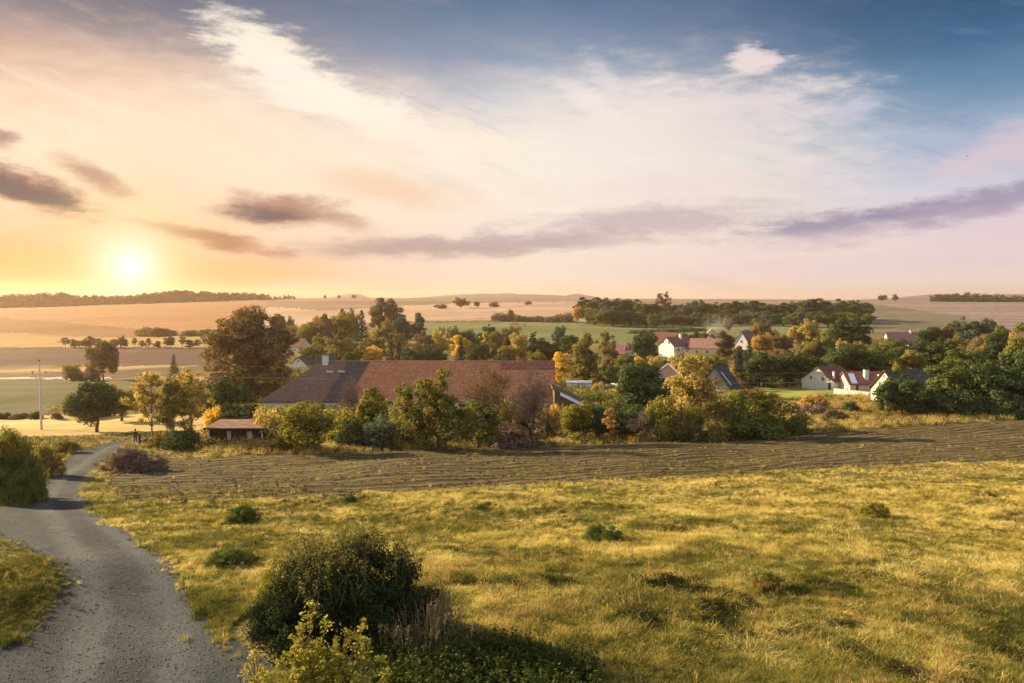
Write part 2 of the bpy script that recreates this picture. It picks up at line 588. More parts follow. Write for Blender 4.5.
ROAD = [(152, 439), (127, 445), (110, 455), (100, 462), (86, 474), (80, 487), (80, 498), (92, 512), (115, 526), (142, 540), (168, 558), (187, 576),
        (200, 602), (212, 628), (250, 650), (278, 690), (300, 900), (-900, 900), (-900, 665), (-200, 652), (0, 645), (28, 625), (47, 603),
        (51, 583), (48, 566), (38, 553), (20, 545), (0, 538), (-120, 527), (-600, 520), (-600, 506), (-120, 506), (0, 508), (26, 504), (38, 492), (56, 471), (72, 454),
        (92, 447), (113, 442.5), (150, 437)]
PLOUGH = [(104, 486), (110, 474), (128, 462), (170, 458), (240, 456), (330, 453), (440, 449), (600, 444), (740, 438), (860, 429), (1024, 419), (1800, 395),
          (1800, 440), (1024, 461), (930, 464), (850, 467), (700, 475), (600, 480), (450, 489), (330, 497), (200, 502), (130, 503), (112, 497)]
ZONES = [  # later ones lie over earlier ones: name, polygon in the photograph (None: everywhere else)
    ('valley_ground', None),
    ('far_field', [(-900, 290), (1900, 290), (1900, 346), (870, 338), (600, 322), (420, 323), (270, 334), (0, 338), (-900, 338)]),
    ('pale_field', [(255, 306), (330, 311), (400, 306), (470, 303), (600, 301), (600, 306), (520, 311), (430, 321), (300, 326), (240, 331), (200, 336), (180, 326)]),
    ('pink_field', [(600, 300.5), (600, 321), (430, 322), (400, 318), (470, 309), (540, 304)]),
    ('green_field', [(415, 321), (560, 321), (640, 320), (760, 316), (870, 322), (880, 336), (760, 344), (540, 347), (480, 345), (420, 334)]),
    ('purple_field', [(866, 290), (1900, 290), (1900, 350), (1024, 332), (960, 316), (900, 307), (866, 304)]),
    ('fallow_field', [(866, 304.5), (900, 307.5), (960, 317), (1024, 333), (1400, 352), (930, 350), (860, 340)]),
    ('orange_field', [(-900, 312), (0, 310), (130, 305), (270, 301), (262, 318), (200, 333), (130, 329), (60, 322), (0, 318), (-900, 318)]),
    ('amber_field', [(-900, 318), (0, 318), (60, 322), (140, 329), (200, 333), (150, 337), (60, 336), (0, 332), (-900, 332)]),
    ('barley_field', [(-900, 332.5), (0, 332.5), (60, 336.5), (150, 337.5), (240, 333), (240, 347), (60, 347), (0, 347), (-900, 347)]),
    ('brown_field', [(-900, 347), (0, 347), (240, 347), (230, 366), (120, 366), (0, 365), (-900, 365)]),
    ('dry_strip', [(-900, 365), (0, 365), (240, 366), (240, 382), (0, 381), (-900, 381)]),
    ('country_road', [(-900, 377.2), (0, 377.2), (110, 377.4), (110, 379), (0, 379.2), (-900, 379.2)]),
    ('winter_wheat', [(-900, 381), (0, 380), (92, 381), (80, 392), (60, 402), (38, 414), (0, 416), (-900, 416)]),
    ('stubble_field', [(-900, 417), (0, 418), (60, 415), (150, 414), (230, 413), (230, 428), (150, 433), (60, 436), (0, 437), (-900, 437)]),
    ('lawn', [(735, 391), (760, 388), (900, 389), (900, 397), (830, 397), (790, 400), (750, 397)]),
    ('dry_verge', [(150, 452), (300, 450), (440, 445), (600, 440), (740, 430), (740, 402), (790, 400), (880, 397), (1024, 402), (1900, 385), (1900, 395), (1024, 420), (860, 430), (740, 440),
                   (600, 446), (440, 451), (330, 455), (170, 460)]),
    ('ploughed_field', PLOUGH),
    ('meadow', [(1900, 425), (1024, 461), (930, 464), (850, 467), (700, 475), (600, 480), (450, 489), (330, 497), (200, 502), (130, 503), (112, 497), (104, 486), (110, 474),
                (128, 462), (115, 455), (60, 520), (150, 600), (200, 700), (200, 2000), (1900, 2000)]),
    ('grass_bank', [(-900, 437), (0, 437), (120, 437), (115, 443), (92, 447), (60, 470), (60, 520), (70, 570), (100, 665), (-900, 800)]),
    ('gravel_road', ROAD),
]


def zone_of(px, py):
    z = np.zeros(px.shape, dtype=int)
    for i, (nm, poly) in enumerate(ZONES):
        if poly is not None:
            z[in_poly(px, py, poly)] = i
    return z


def zone_world(x, y, wob=1.0):
    """zone index of ground points, with slightly uneven borders"""
    z = ground_z(x, y)
    px, py = project(x, y, z)
    s = wob * (1.2 + 0.05 * np.maximum(py - 440, 0))
    px2 = px + vnoise(x * 0.6, y * 0.6, 11) * s * 2.2
    py2 = py + vnoise(x * 0.6, y * 0.6, 12) * s * 0.9
    return zone_of(px2, py2)


def lane_offset(x, y):
    """distance in metres from the middle line of the track (for its wheel ruts)"""
    mid = [hit(*p) for p in ((150, 438.5), (122, 446), (100, 459), (72, 482), (62, 502), (78, 522), (104, 548), (124, 576), (132, 606), (130, 650), (118, 720))]
    best = np.full(len(x), 1e9)
    for a, b in zip(mid[:-1], mid[1:]):
        dx, dy = b.x - a.x, b.y - a.y
        t = np.clip(((x - a.x) * dx + (y - a.y) * dy) / (dx * dx + dy * dy), 0, 1)
        best = np.minimum(best, np.hypot(x - a.x - dx * t, y - a.y - dy * t))
    return best


def build_terrain(mats):
    # distances spaced so that rows of the mesh look evenly spaced from the track
    dd = np.exp(np.linspace(math.log(2.0), math.log(3000), 5000))
    slope = np.array(np.interp(np.log(dd), LD, _t[3])) / dd
    rowv = F * slope
    key = -rowv + 14 * np.log(dd)
    n = 430
    d = np.interp(np.linspace(key[0] * 0 + np.interp(math.log(11), np.log(dd), key), key[-1], n), key, dd)
    d = np.concatenate([[-6, -2, 2, 5, 8], d, [3600, 4800, 6400]])
    us = np.linspace(-1.02, 1.02, 820)
    X = us[None, :] * (np.maximum(d, -6)[:, None] + 15.0)
    Y = np.repeat(d[:, None], len(us), axis=1)
    Z = ground_z(X, Y)
    nu = len(us)
    idx = np.arange(len(d) * nu).reshape(len(d), nu)
    q = np.stack([idx[:-1, :-1], idx[:-1, 1:], idx[1:, 1:], idx[1:, :-1]], axis=-1).reshape(-1, 4)
    V = np.stack([X.ravel(), Y.ravel(), Z.ravel()], axis=1)
    cx = V[q].mean(axis=1)
    zone = zone_world(cx[:, 0], cx[:, 1])
    zone[(cx[:, 1] > 2300)] = 1
    names = [z[0] for z in ZONES]
    near = cx[:, 1] < 11
    zone[near & (cx[:, 0] < -5)] = names.index('gravel_road')
    zone[near & (cx[:, 0] >= -5)] = names.index('meadow')
    # clods in the ploughed land, small relief in the grass, ruts in the track
    for i, nm in enumerate(names):
        f = q[zone == i]
        if len(f) == 0:
            continue
        u, inv = np.unique(f, return_inverse=True)
        v = V[u].copy()
        if nm == 'ploughed_field':
            inner = (np.bincount(f.ravel(), minlength=len(V)) == 4)[u]
            v[:, 2] += inner * vnoise(v[:, 0] * 0.7, v[:, 1] * 2.2, 5) * 0.14
        me = make_mesh(nm, v, inv.reshape(-1, 4), smooth=True)
        if nm == 'gravel_road':
            at = me.attributes.new('across', 'FLOAT', 'POINT')
            at.data.foreach_set('value', lane_offset(v[:, 0], v[:, 1]).astype(np.float32))
        o = link(nm, me, mats[nm])
        tag(o, kind='structure')


rowdir = hit(960, 443) - hit(300, 476)
ROW_ANG = math.atan2(rowdir.y, rowdir.x)
GM = {
    'valley_ground': ground_mat('valley_grass', [(0, (.07, .075, .025)), (.5, (.13, .11, .04)), (1, (.20, .15, .06))], 0.03, fine=0.4, bump=0.4),
    'far_field': ground_mat('far_soil', [(0, (.16, .11, .08)), (.5, (.21, .15, .105)), (1, (.28, .2, .13))], 0.004, (0.35, 1), fine=0.03, fine_amt=0.3),
    'pale_field': ground_mat('pale_stubble', [(0, (.34, .23, .15)), (1, (.46, .32, .21))], 0.006, (0.3, 1), fine=0.05, fine_amt=0.3),
    'pink_field': ground_mat('pink_soil', [(0, (.30, .19, .13)), (.5, (.36, .24, .17)), (1, (.44, .32, .22))], 0.008, (0.3, 1), 0.15, fine=0.06, fine_amt=0.3, line=(22, .35, (.24, .16, .11))),
    'green_field': ground_mat('green_crop', [(0, (.10, .125, .045)), (.5, (.145, .155, .06)), (1, (.21, .19, .09))], 0.01, (0.3, 1), 0.1, fine=0.08, line=(18, .3, (.08, .12, .03))),
    'purple_field': ground_mat('harrowed_soil', [(0, (.15, .105, .10)), (.5, (.20, .145, .135)), (1, (.26, .2, .175))], 0.006, (0.25, 1), -0.2, fine=0.03, line=(70, .6, (.30, .235, .2))),
    'fallow_field': ground_mat('fallow', [(0, (.10, .10, .06)), (.5, (.15, .125, .085)), (1, (.19, .15, .11))], 0.008, (0.3, 1), -0.3, fine=0.05, line=(60, .4, (.09, .11, .05))),
    'orange_field': ground_mat('glow_orange_stubble', [(0, (.24, .12, .052)), (1, (.31, .16, .07))], 0.005, (0.3, 1), fine=0.04, fine_amt=0.2, line=(60, .25, (.46, .26, .12))),  # stubble tinted orange, the sun's glow put into its colour
    'amber_field': ground_mat('glow_amber_stubble', [(0, (.16, .078, .032)), (1, (.22, .11, .045))], 0.006, (0.3, 1), fine=0.05, fine_amt=0.2),  # same warm glow mixed into the stubble colour
    'barley_field': ground_mat('barley', [(0, (.26, .17, .05)), (1, (.36, .24, .075))], 0.01, (0.3, 1), fine=0.08, fine_amt=0.25),
    'brown_field': ground_mat('brown_soil', [(0, (.06, .032, .022)), (.6, (.08, .044, .030)), (1, (.105, .06, .038))], 0.012, (0.3, 1), fine=0.1, line=(9, .3, (.15, .09, .055))),
    'dry_strip': ground_mat('dry_strip_grass', [(0, (.10, .06, .036)), (.45, (.15, .095, .045)), (.62, (.28, .18, .07)), (1, (.36, .24, .095))], 0.03, (0.12, 1), fine=0.25),
    'country_road': ground_mat('road_dust', [(0, (.42, .36, .28)), (1, (.5, .43, .34))], 0.05),
    'winter_wheat': ground_mat('winter_wheat', [(0, (.060, .066, .022)), (.5, (.085, .082, .03)), (1, (.14, .108, .045))], 0.04, (0.4, 1), fine=0.4, line=(5, .3, (.16, .15, .07))),
    'stubble_field': ground_mat('gold_stubble', [(0, (.36, .25, .09)), (.5, (.48, .34, .12)), (1, (.56, .42, .17))], 0.06, (0.3, 1), fine=0.6, bump=0.3),
    'lawn': ground_mat('lawn_grass', [(0, (.15, .19, .04)), (1, (.28, .27, .06))], 0.08, (0.5, 1), fine=0.5),
    'dry_verge': ground_mat('verge_grass', [(0, (.13, .10, .045)), (.5, (.24, .17, .07)), (1, (.34, .22, .09))], 0.09, (0.5, 1), fine=0.8, bump=0.5),
    'ploughed_field': ground_mat('ploughed_soil', [(0, (.042, .030, .016)), (.5, (.070, .052, .025)), (1, (.105, .078, .037))], 0.12, (0.35, 1), ROW_ANG, fine=1.6, fine_amt=0.7, bump=1.0, bump_scale=3.0,
                                 line=(1.5, .8, (.17, .13, .06)), speck=(0.9, .60, (.095, .10, .028))),
    'meadow': ground_mat('meadow_soil', [(0, (.07, .07, .02)), (.4, (.15, .125, .035)), (.7, (.27, .19, .06)), (1, (.36, .26, .085))], 0.11, (0.7, 1), fine=2.0, fine_amt=0.6, bump=0.8),
    'grass_bank': ground_mat('bank_soil', [(0, (.06, .06, .02)), (.5, (.13, .11, .035)), (1, (.24, .18, .06))], 0.15, fine=2.0, fine_amt=0.6, bump=0.8),
}


def road_mat():
    m, T = mat_new('gravel')
    geo = T.node('ShaderNodeNewGeometry')
    P = geo.outputs['Position']
    at = T.node('ShaderNodeAttribute', attribute_name='across')
    n1 = T.noise(P, 0.22, 5, 0.6, dist=0.6)
    n2 = T.noise(P, 1.1, 6, 0.7)
    n3 = T.noise(P, 7.0, 5, 0.75)
    n4 = T.noise(P, 22.0, 4, 0.8)
    c = T.ramp(T.smooth(n1, 0.28, 0.72), [(0, (.018, .025, .031)), (.5, (.034, .042, .048)), (1, (.08, .083, .080))])
    off = T.m('ADD', at.outputs['Fac'], T.m('MULTIPLY', T.m('SUBTRACT', n2, .5), 1.1))
    rut = T.m('MULTIPLY', T.smooth(off, .25, .75), T.smooth(off, 1.55, .95))
    c = T.mix(T.m('MULTIPLY', rut, .92), c, T.mix(n3, (.095, .097, .095), (.175, .172, .16)))
    c = T.mix(T.smooth(off, 2.0, 2.9, 0, .55), c, (.055, .055, .045))
    c = T.mix(T.smooth(n2, 0.55, 0.72, 0, 0.6), c, (.095, .097, .093))
    c = T.mix(T.smooth(n2, 0.46, 0.30, 0, 0.85), c, (.030, .035, .042))
    c = T.mix(T.smooth(n3, 0.47, 0.66, 0, 0.6), c, (.12, .118, .11))
    c = T.mix(T.smooth(n3, 0.45, 0.32, 0, 0.65), c, (.028, .030, .034))
    c = T.mix(T.smooth(n4, 0.56, 0.70, 0, 0.7), c, (.145, .143, .137))
    c = T.mix(T.smooth(n4, 0.44, 0.32, 0, 0.6), c, (.03, .032, .036))
    vor = T.node('ShaderNodeTexVoronoi')
    T.l.new(P, vor.inputs['Vector'])
    vor.inputs['Scale'].default_value = 6.0
    c = T.mix(T.smooth(vor.outputs['Distance'], 0.16, 0.06, 0, 0.6), c, (.17, .168, .16))
    c = T.mix(1.0, c, (.54, .60, .66), 'MULTIPLY')
    b = T.node('ShaderNodeBsdfPrincipled')
    T.l.new(c, b.inputs['Base Color'])
    b.inputs['Roughness'].default_value = 0.9
    b.inputs['Specular IOR Level'].default_value = 0.2
    bp = T.node('ShaderNodeBump')
    bp.inputs['Strength'].default_value = 0.8
    bp.inputs['Distance'].default_value = 0.08
    T.l.new(T.m('ADD', T.m('ADD', T.m('SUBTRACT', n1, T.m('MULTIPLY', rut, .35)), T.m('MULTIPLY', n2, .7)), T.m('ADD', T.m('MULTIPLY', n3, 0.8), T.m('MULTIPLY', n4, .5))), bp.inputs['Height'])
    T.l.new(bp.outputs[0], b.inputs['Normal'])
    T.l.new(b.outputs[0], T.out.inputs[0])
    return m


GM['gravel_road'] = road_mat()
build_terrain(GM)


def build_hills():
    """low hills far beyond the ridge, each a long smooth swell"""
    m = plain_mat('hill_haze_blue', (.05, .07, .10), (.07, .09, .12), 0.002)  # blue of distant haze mixed into the hill colour
    for k, (px0, px1, top, dist) in enumerate([(385, 610, 293.5, 5200), (445, 545, 292.5, 5800), (555, 600, 293.8, 5600), (330, 372, 293.8, 5600), (860, 1160, 294.6, 5000), (905, 980, 293.8, 5400)]):
        x0, x1 = (px0 - 512) / F * dist, (px1 - 512) / F * dist
        n, mrows = 60, 10
        xs = np.linspace(x0, x1, n)
        vs = []
        ztop = z_at(512, top, dist)
        zb = CAM.z - 22
        for j in range(mrows):
            t = j / (mrows - 1)
            for i, x in enumerate(xs):
                s = i / (n - 1)
                prof = math.sin(math.pi * s) ** 0.8 * (0.95 + 0.3 * (vnoise(np.array(s * 6.0), np.array(k * 3.7), 3)))
                vs.append((x, dist - 500 + 1000 * t, zb + (ztop - zb) * prof * math.sin(math.pi * t)))
        idx = np.arange(n * mrows).reshape(mrows, n)
        q = np.stack([idx[:-1, :-1], idx[:-1, 1:], idx[1:, 1:], idx[1:, :-1]], -1).reshape(-1, 4)
        tag(link('distant_hill', make_mesh('distant_hill', vs, q, True), m), kind='structure')


build_hills()

# haze: one closed box of pale air round camera and land
def build_haze():
    m, T = mat_new('haze_air')
    v = T.node('ShaderNodeVolumePrincipled')
    v.inputs['Color'].default_value = (1.0, 0.70, 0.48, 1)
    v.inputs['Density'].default_value = HAZE
    v.inputs['Anisotropy'].default_value = 0.5
    T.l.new(v.outputs[0], T.out.inputs['Volume'])
    bm = bmesh.new()
    bmesh.ops.create_cube(bm, size=1.0)
    zlo, zhi = CAM.z - 175, CAM.z + 48
    for vtx in bm.verts:
        vtx.co = Vector((vtx.co.x * 17000, 3300 + vtx.co.y * 6800, (zlo + zhi) / 2 + vtx.co.z * (zhi - zlo)))
    me = bpy.data.meshes.new('haze')
    bm.to_mesh(me)
    bm.free()
    tag(link('haze', me, m), kind='stuff')


HAZE = 0.0001
build_haze()

# ------------------------------------------------------------------ foliage
def tube(points, radii, sides=6):
    """tapered tube through points -> verts, quads"""
    pts = np.asarray(points, float)
    n = len(pts)
    V, Q = [], []
    for i in range(n):
        d = pts[min(i + 1, n - 1)] - pts[max(i - 1, 0)]
        d = d / (np.linalg.norm(d) + 1e-9)
        a = np.cross(d, (0, 0, 1) if abs(d[2]) < 0.9 else (1, 0, 0))
        a /= np.linalg.norm(a) + 1e-9
        b = np.cross(d, a)
        for s in range(sides):
            t = 2 * math.pi * s / sides
            V.append(pts[i] + (a * math.cos(t) + b * math.sin(t)) * radii[i])
    for i in range(n - 1):
        for s in range(sides):
            s2 = (s + 1) % sides
            Q.append((i * sides + s, i * sides + s2, (i + 1) * sides + s2, (i + 1) * sides + s))
    return np.array(V), np.array(Q)


class Geo:
    """collects quads of many shapes for ONE mesh"""
    def __init__(self):
        self.v, self.q, self.n = [], [], 0

    def add(self, v, q):
        self.v.append(np.asarray(v, float))
        self.q.append(np.asarray(q, int) + self.n)
        self.n += len(v)
        return self

    def tube(self, pts, rad, sides=6):
        return self.add(*tube(pts, rad, sides))

    def mesh(self, name, smooth=False):
        return make_mesh(name, np.concatenate(self.v), np.concatenate(self.q), smooth)


def leaves(C, N, S, r, aspect=0.62, droop=0.0):
    """one bent rhombus per point: C centres, N facing, S sizes"""
    C = np.asarray(C, float)
    N = np.asarray(N, float)
    N = N / (np.linalg.norm(N, axis=1, keepdims=True) + 1e-9)
    R = r.normal(size=C.shape)
    R[:, 2] -= droop
    T = R - N * (R * N).sum(1, keepdims=True)
    T /= np.linalg.norm(T, axis=1, keepdims=True) + 1e-9
    B = np.cross(N, T)
    S = np.asarray(S, float)[:, None]
    bend = N * S * r.uniform(-0.25, 0.25, size=(len(C), 1))
    asp = aspect * r.uniform(0.7, 1.3, size=(len(C), 1))
    V = np.stack([C + T * S * 0.5, C + B * S * 0.5 * asp + bend, C - T * S * 0.5, C - B * S * 0.5 * asp + bend], 1).reshape(-1, 3)
    return V, np.arange(len(C) * 4).reshape(-1, 4)


def sphere_pts(n, r):
    d = r.normal(size=(n, 3))
    return d / (np.linalg.norm(d, axis=1, keepdims=True) + 1e-9)


def clump_leaves(centres, radii, n, size, r, squash=0.8, up=0.35, fill=0.45):
    """n leaves shared over ragged clumps; they face outward and a little up"""
    centres = np.asarray(centres, float)
    radii = np.asarray(radii, float)
    w = radii ** 2
    k = r.choice(len(centres), size=n, p=w / w.sum())
    d = sphere_pts(n, r)
    rad = radii[k] * (1 - fill * r.random(n) ** 1.6) * r.choice([1.0, 1.0, 1.0, 1.22], size=n)
    off = d * rad[:, None]
    off[:, 2] *= squash
    nrm = d + r.normal(scale=0.45, size=d.shape)
    nrm[:, 2] += up
    return leaves(centres[k] + off, nrm, size * r.uniform(0.55, 1.35, n), r)


def crown_clumps(r, k, w, zb, zt, shape='round', rad=(0.14, 0.24), stray=1.2):
    """clump centres over the outer shell of a crown of width w between heights zb and zt"""
    out = []
    hz = (zt - zb) / 2
    zc = (zb + zt) / 2
    while len(out) < k:
        d = sphere_pts(1, r)[0]
        f = r.random() ** 0.45 * 0.86 * (stray if r.random() < .16 else 1.0)
        p = np.array([d[0] * w / 2 * f, d[1] * w / 2 * f, d[2] * hz * f])
        t = p[2] / hz  # -1..1
        if shape == 'round':
            s = 1.0 + 0.45 * max(0.0, -t - 0.2)
        elif shape == 'cone':
            s = 1.05 - 0.45 * (t + 1) / 2
        elif shape == 'egg':
            s = 1.1 - 0.3 * (t + 1) / 2
        else:
            s = 1.0
        lump = 1 + (0.22 if stray > 1 else 0.07) * math.sin(3 * math.atan2(p[1], p[0]) + 5 * r.random() * 0.2 + k)
        out.append((p[0] * s * lump, p[1] * s * lump, zc + p[2]))
    R = r.uniform(rad[0], rad[1], len(out)) * w
    return np.array(out), R


def trunk_geo(r, clumps, zb, base_r, H, limbs=9, lean=0.0, fork=None):
    g = Geo()
    top = zb + (H - zb) * 0.6
    n = 7
    pts = [np.array([lean * (i / (n - 1)) ** 1.5 + r.normal(0, 0.06) * (i > 0), r.normal(0, 0.06) * (i > 0), -0.4 + (top + 0.4) * i / (n - 1)]) for i in range(n)]
    g.tube(pts, [base_r * (1.25 if i == 0 else 1 - 0.75 * i / (n - 1)) for i in range(n)], 7)
    order = r.permutation(len(clumps))[:limbs]
    for j in order:
        c = clumps[j]
        k = int(np.clip(2 + r.integers(0, 4), 1, n - 2))
        a = pts[k]
        if c[2] < a[2]:
            k = max(1, k - 2)
            a = pts[k]
        mid = a * 0.5 + c * 0.5 + np.array([r.normal(0, .2), r.normal(0, .2), 0.3])
        rr = base_r * (0.5 - 0.04 * k)
        g.tube([a, mid, c], [rr, rr * 0.6, rr * 0.22], 5)
    return g


LEAFPOW = 1.0
PROTO = {}


def proto(kind, seed):
    """(parts {name: mesh}, height, width) of one plant kind at natural size"""
    key = (kind, seed)
    if key in PROTO:
        return PROTO[key]
    r = np.random.default_rng(1000 + seed * 17 + sum(map(ord, kind)))
    parts = {}
    if kind == 'round':
        Hh, Wd = 10.0, 8.5
        cl, R = crown_clumps(r, 64, Wd * 0.84, 0.7, Hh - 0.5, 'round', (0.07, 0.175))
        v, q = clump_leaves(cl, R, 9500, 0.40, r)
        parts['crown'] = make_mesh('crown', v, q)
        parts['trunk'] = trunk_geo(r, cl, 1.7, 0.26, Hh, 8).mesh('trunk', True)
    elif kind == 'compact':
        Hh, Wd = 7.6, 8.0
        cl, R = crown_clumps(r, 90, Wd * 0.84, 0.9, Hh - 0.3, 'round', (0.08, 0.14), 1.0)
        v, q = clump_leaves(cl, R, 13000, 0.30, r)
        parts['crown'] = make_mesh('crown', v, q)
        parts['trunk'] = trunk_geo(r, cl, 1.0, 0.22, Hh, 8).mesh('trunk', True)
    elif kind == 'egg':
        Hh, Wd = 12.0, 7.0
        cl, R = crown_clumps(r, 66, Wd * 0.84, 0.8, Hh - 0.4, 'egg', (0.075, 0.185))
        v, q = clump_leaves(cl, R, 9500, 0.42, r)
        parts['crown'] = make_mesh('crown', v, q)
        parts['trunk'] = trunk_geo(r, cl, 1.6, 0.26, Hh, 8).mesh('trunk', True)
    elif kind == 'big':
        Hh, Wd = 17.0, 13.0
        cl, R = crown_clumps(r, 170, Wd * 0.84, 1.0, Hh - 0.6, 'egg', (0.06, 0.115))
        v, q = clump_leaves(cl, R, 42000, 0.34, r)
        parts['crown'] = make_mesh('crown', v, q)
        parts['trunk'] = trunk_geo(r, cl, 1.5, 0.5, Hh, 18).mesh('trunk', True)
    elif kind == 'airy':
        Hh, Wd = 10.0, 6.5
        cl, R = crown_clumps(r, 60, Wd * 0.9, 2.0, Hh - 0.2, 'egg', (0.06, 0.13))
        v, q = clump_leaves(cl, R, 5200, 0.30, r, fill=0.9)
        parts['crown'] = make_mesh('crown', v, q)
        parts['trunk'] = trunk_geo(r, cl, 1.6, 0.13, Hh * 1.25, 26).mesh('trunk', True)
    elif kind == 'slim':
        Hh, Wd = 10.0, 4.0
        cl, R = crown_clumps(r, 44, Wd * 0.85, 1.2, Hh - 0.2, 'egg', (0.1, 0.2))
        v, q = clump_leaves(cl, R, 5000, 0.30, r, fill=0.8)
        parts['crown'] = make_mesh('crown', v, q)
        parts['trunk'] = trunk_geo(r, cl, 1.2, 0.11, Hh * 1.3, 16).mesh('trunk', True)
    elif kind == 'conifer':
        Hh, Wd = 12.0, 5.6
        g = Geo()
        C, N, S = [], [], []
        z = 0.6
        while z < Hh - 0.15:
            t = (z - 0.6) / (Hh - 0.6)
            L = Wd / 2 * (1 - t) ** 0.85 * r.uniform(0.85, 1.1) + 0.12
            m = int(9 - 4 * t)
            a0 = r.random() * 6.28
            for i in range(m):
                a = a0 + 6.28 * i / m + r.normal(0, 0.2)
                Lb = L * r.uniform(0.75, 1.15)
                k = max(4, int(Lb * 13))
                s = np.sqrt(r.random(k))
                px_ = np.cos(a) * Lb * s + r.normal(0, 0.16, k)
                py_ = np.sin(a) * Lb * s + r.normal(0, 0.16, k)
                pz = z - 0.32 * Lb * s ** 1.4 + r.normal(0, 0.10, k)
                C.append(np.stack([px_, py_, pz], 1))
                N.append(np.stack([np.cos(a) * 0.6 + r.normal(0, .35, k), np.sin(a) * 0.6 + r.normal(0, .35, k), 0.8 + r.normal(0, .3, k)], 1))
                S.append(np.full(k, 0.42) * r.uniform(0.6, 1.3, k))
            z += 0.34 + 0.1 * (1 - t)
        v, q = leaves(np.concatenate(C), np.concatenate(N), np.concatenate(S), r, 0.5)
        parts['crown'] = make_mesh('crown', v, q)
        parts['trunk'] = Geo().tube([(0, 0, -0.3), (0, 0, 4), (0, 0, Hh * 0.95)], [0.2, 0.15, 0.03], 6).mesh('trunk', True)
    elif kind == 'shrub':
        Hh, Wd = 3.2, 4.4
        cl = []
        while len(cl) < 46:
            d = sphere_pts(1, r)[0]
            f = r.random() ** 0.4 * 0.84
            if d[2] > -0.05:
                cl.append((d[0] * Wd / 2 * f, d[1] * Wd / 2 * f, 0.35 + abs(d[2]) * (Hh - 0.75) * f * r.uniform(0.7, 1.1)))
        cl = np.array(cl)
        R = r.uniform(0.09, 0.17, len(cl)) * Wd
        v, q = clump_leaves(cl, R, 5200, 0.24, r, fill=0.7)
        parts['foliage'] = make_mesh('foliage', v, q)
        g = Geo()
        for c in cl[:14]:
            g.tube([(c[0] * .12, c[1] * .12, -0.2), (c[0] * .5, c[1] * .5, c[2] * .55), c], [0.05, 0.03, 0.012], 5)
        parts['stem'] = g.mesh('stem', True)
    elif kind == 'nearbush':
        Hh, Wd = 3.2, 4.4
        cl = []
        while len(cl) < 120:
            d = sphere_pts(1, r)[0]
            f = r.random() ** 0.4 * 0.88
            if d[2] > -0.05:
                cl.append((d[0] * Wd / 2 * f, d[1] * Wd / 2 * f, 0.25 + abs(d[2]) * (Hh - 0.6) * f * r.uniform(0.75, 1.08)))
        cl = np.array(cl)
        R = r.uniform(0.05, 0.10, len(cl)) * Wd
        v, q = clump_leaves(cl, R, 30000, 0.095, r, fill=0.8)
        parts['foliage'] = make_mesh('foliage', v, q)
        g = Geo()
        for c in cl[:26]:
            g.tube([(c[0] * .12, c[1] * .12, -0.2), (c[0] * .5, c[1] * .5, c[2] * .55), c], [0.05, 0.03, 0.012], 5)
        parts['stem'] = g.mesh('stem', True)
    elif kind == 'twiggy':
        # nearly leafless: a mass of fine twigs
        Hh, Wd = 9.0, 10.0
        cl, R = crown_clumps(r, 70, Wd * 0.9, 1.2, Hh - 0.2, 'round', (0.07, 0.12))
        g = trunk_geo(r, cl, 1.2, 0.22, Hh, 30)
        parts['trunk'] = g.mesh('trunk', True)
        g = Geo()
        for c, rad in zip(cl, R):
            for _ in range(24):
                d = sphere_pts(1, r)[0]
                d[2] = abs(d[2]) * 0.8 + 0.1
                s = c + r.normal(0, rad * 0.4, 3)
                e = s + d * rad * r.uniform(0.8, 1.7)
                g.tube([s, (s + e) / 2 + r.normal(0, 0.06, 3), e], [0.024, 0.017, 0.008], 3)
        v, q = clump_leaves(cl, R, 900, 0.22, r, fill=0.9)
        g.add(v, q)
        parts['crown'] = g.mesh('crown')
    elif kind == 'apple':
        # old orchard tree with a long low limb leaning to the right
        Hh, Wd = 11.0, 13.5
        cl, R = crown_clumps(r, 80, Wd * 0.62, 2.2, Hh - 0.4, 'egg', (0.09, 0.16))
        cl[:, 0] -= 0.6
        low = np.stack([r.uniform(-6, 6, 50), r.uniform(-2.2, 2.2, 50), r.uniform(1.1, 4.6, 50)], 1)
        low[:, 2] += np.clip(low[:, 0], 0, 6) * 0.15
        cl = np.concatenate([cl, low])
        R = np.concatenate([R * 0.62, r.uniform(0.55, 1.1, 50)])
        v, q = clump_leaves(cl, R, 16500, 0.34, r, fill=0.8)
        parts['crown'] = make_mesh('crown', v, q)
        g = trunk_geo(r, cl[:80], 1.6, 0.34, Hh, 14, lean=-1.2)
        g.tube([(0.1, 0, 1.0), (1.6, -1.4, 2.1), (3.4, -2.0, 2.9), (5.2, -2.0, 4.0), (6.3, -1.6, 5.2)], [0.26, 0.22, 0.19, 0.13, 0.05], 6)
        g.tube([(-0.4, 0, 1.8), (-1.8, -1.2, 4.2), (-2.4, -1.4, 6.8)], [0.2, 0.14, 0.05], 6)
        parts['trunk'] = g.mesh('trunk', True)
    else:
        raise KeyError(kind)
    allv = []
    for me in parts.values():
        a = np.empty(len(me.vertices) * 3, np.float32)
        me.vertices.foreach_get('co', a)
        allv.append(a.reshape(-1, 3))
    a = np.concatenate(allv)
    Hh = float(np.percentile(a[:, 2], 99.7))
    Wd = float(np.percentile(a[:, 0], 99) - np.percentile(a[:, 0], 1))
    dummy = bpy.data.materials.new('unset')
    for me in parts.values():
        me.materials.append(dummy)
    PROTO[key] = (parts, Hh, Wd)
    return PROTO[key]


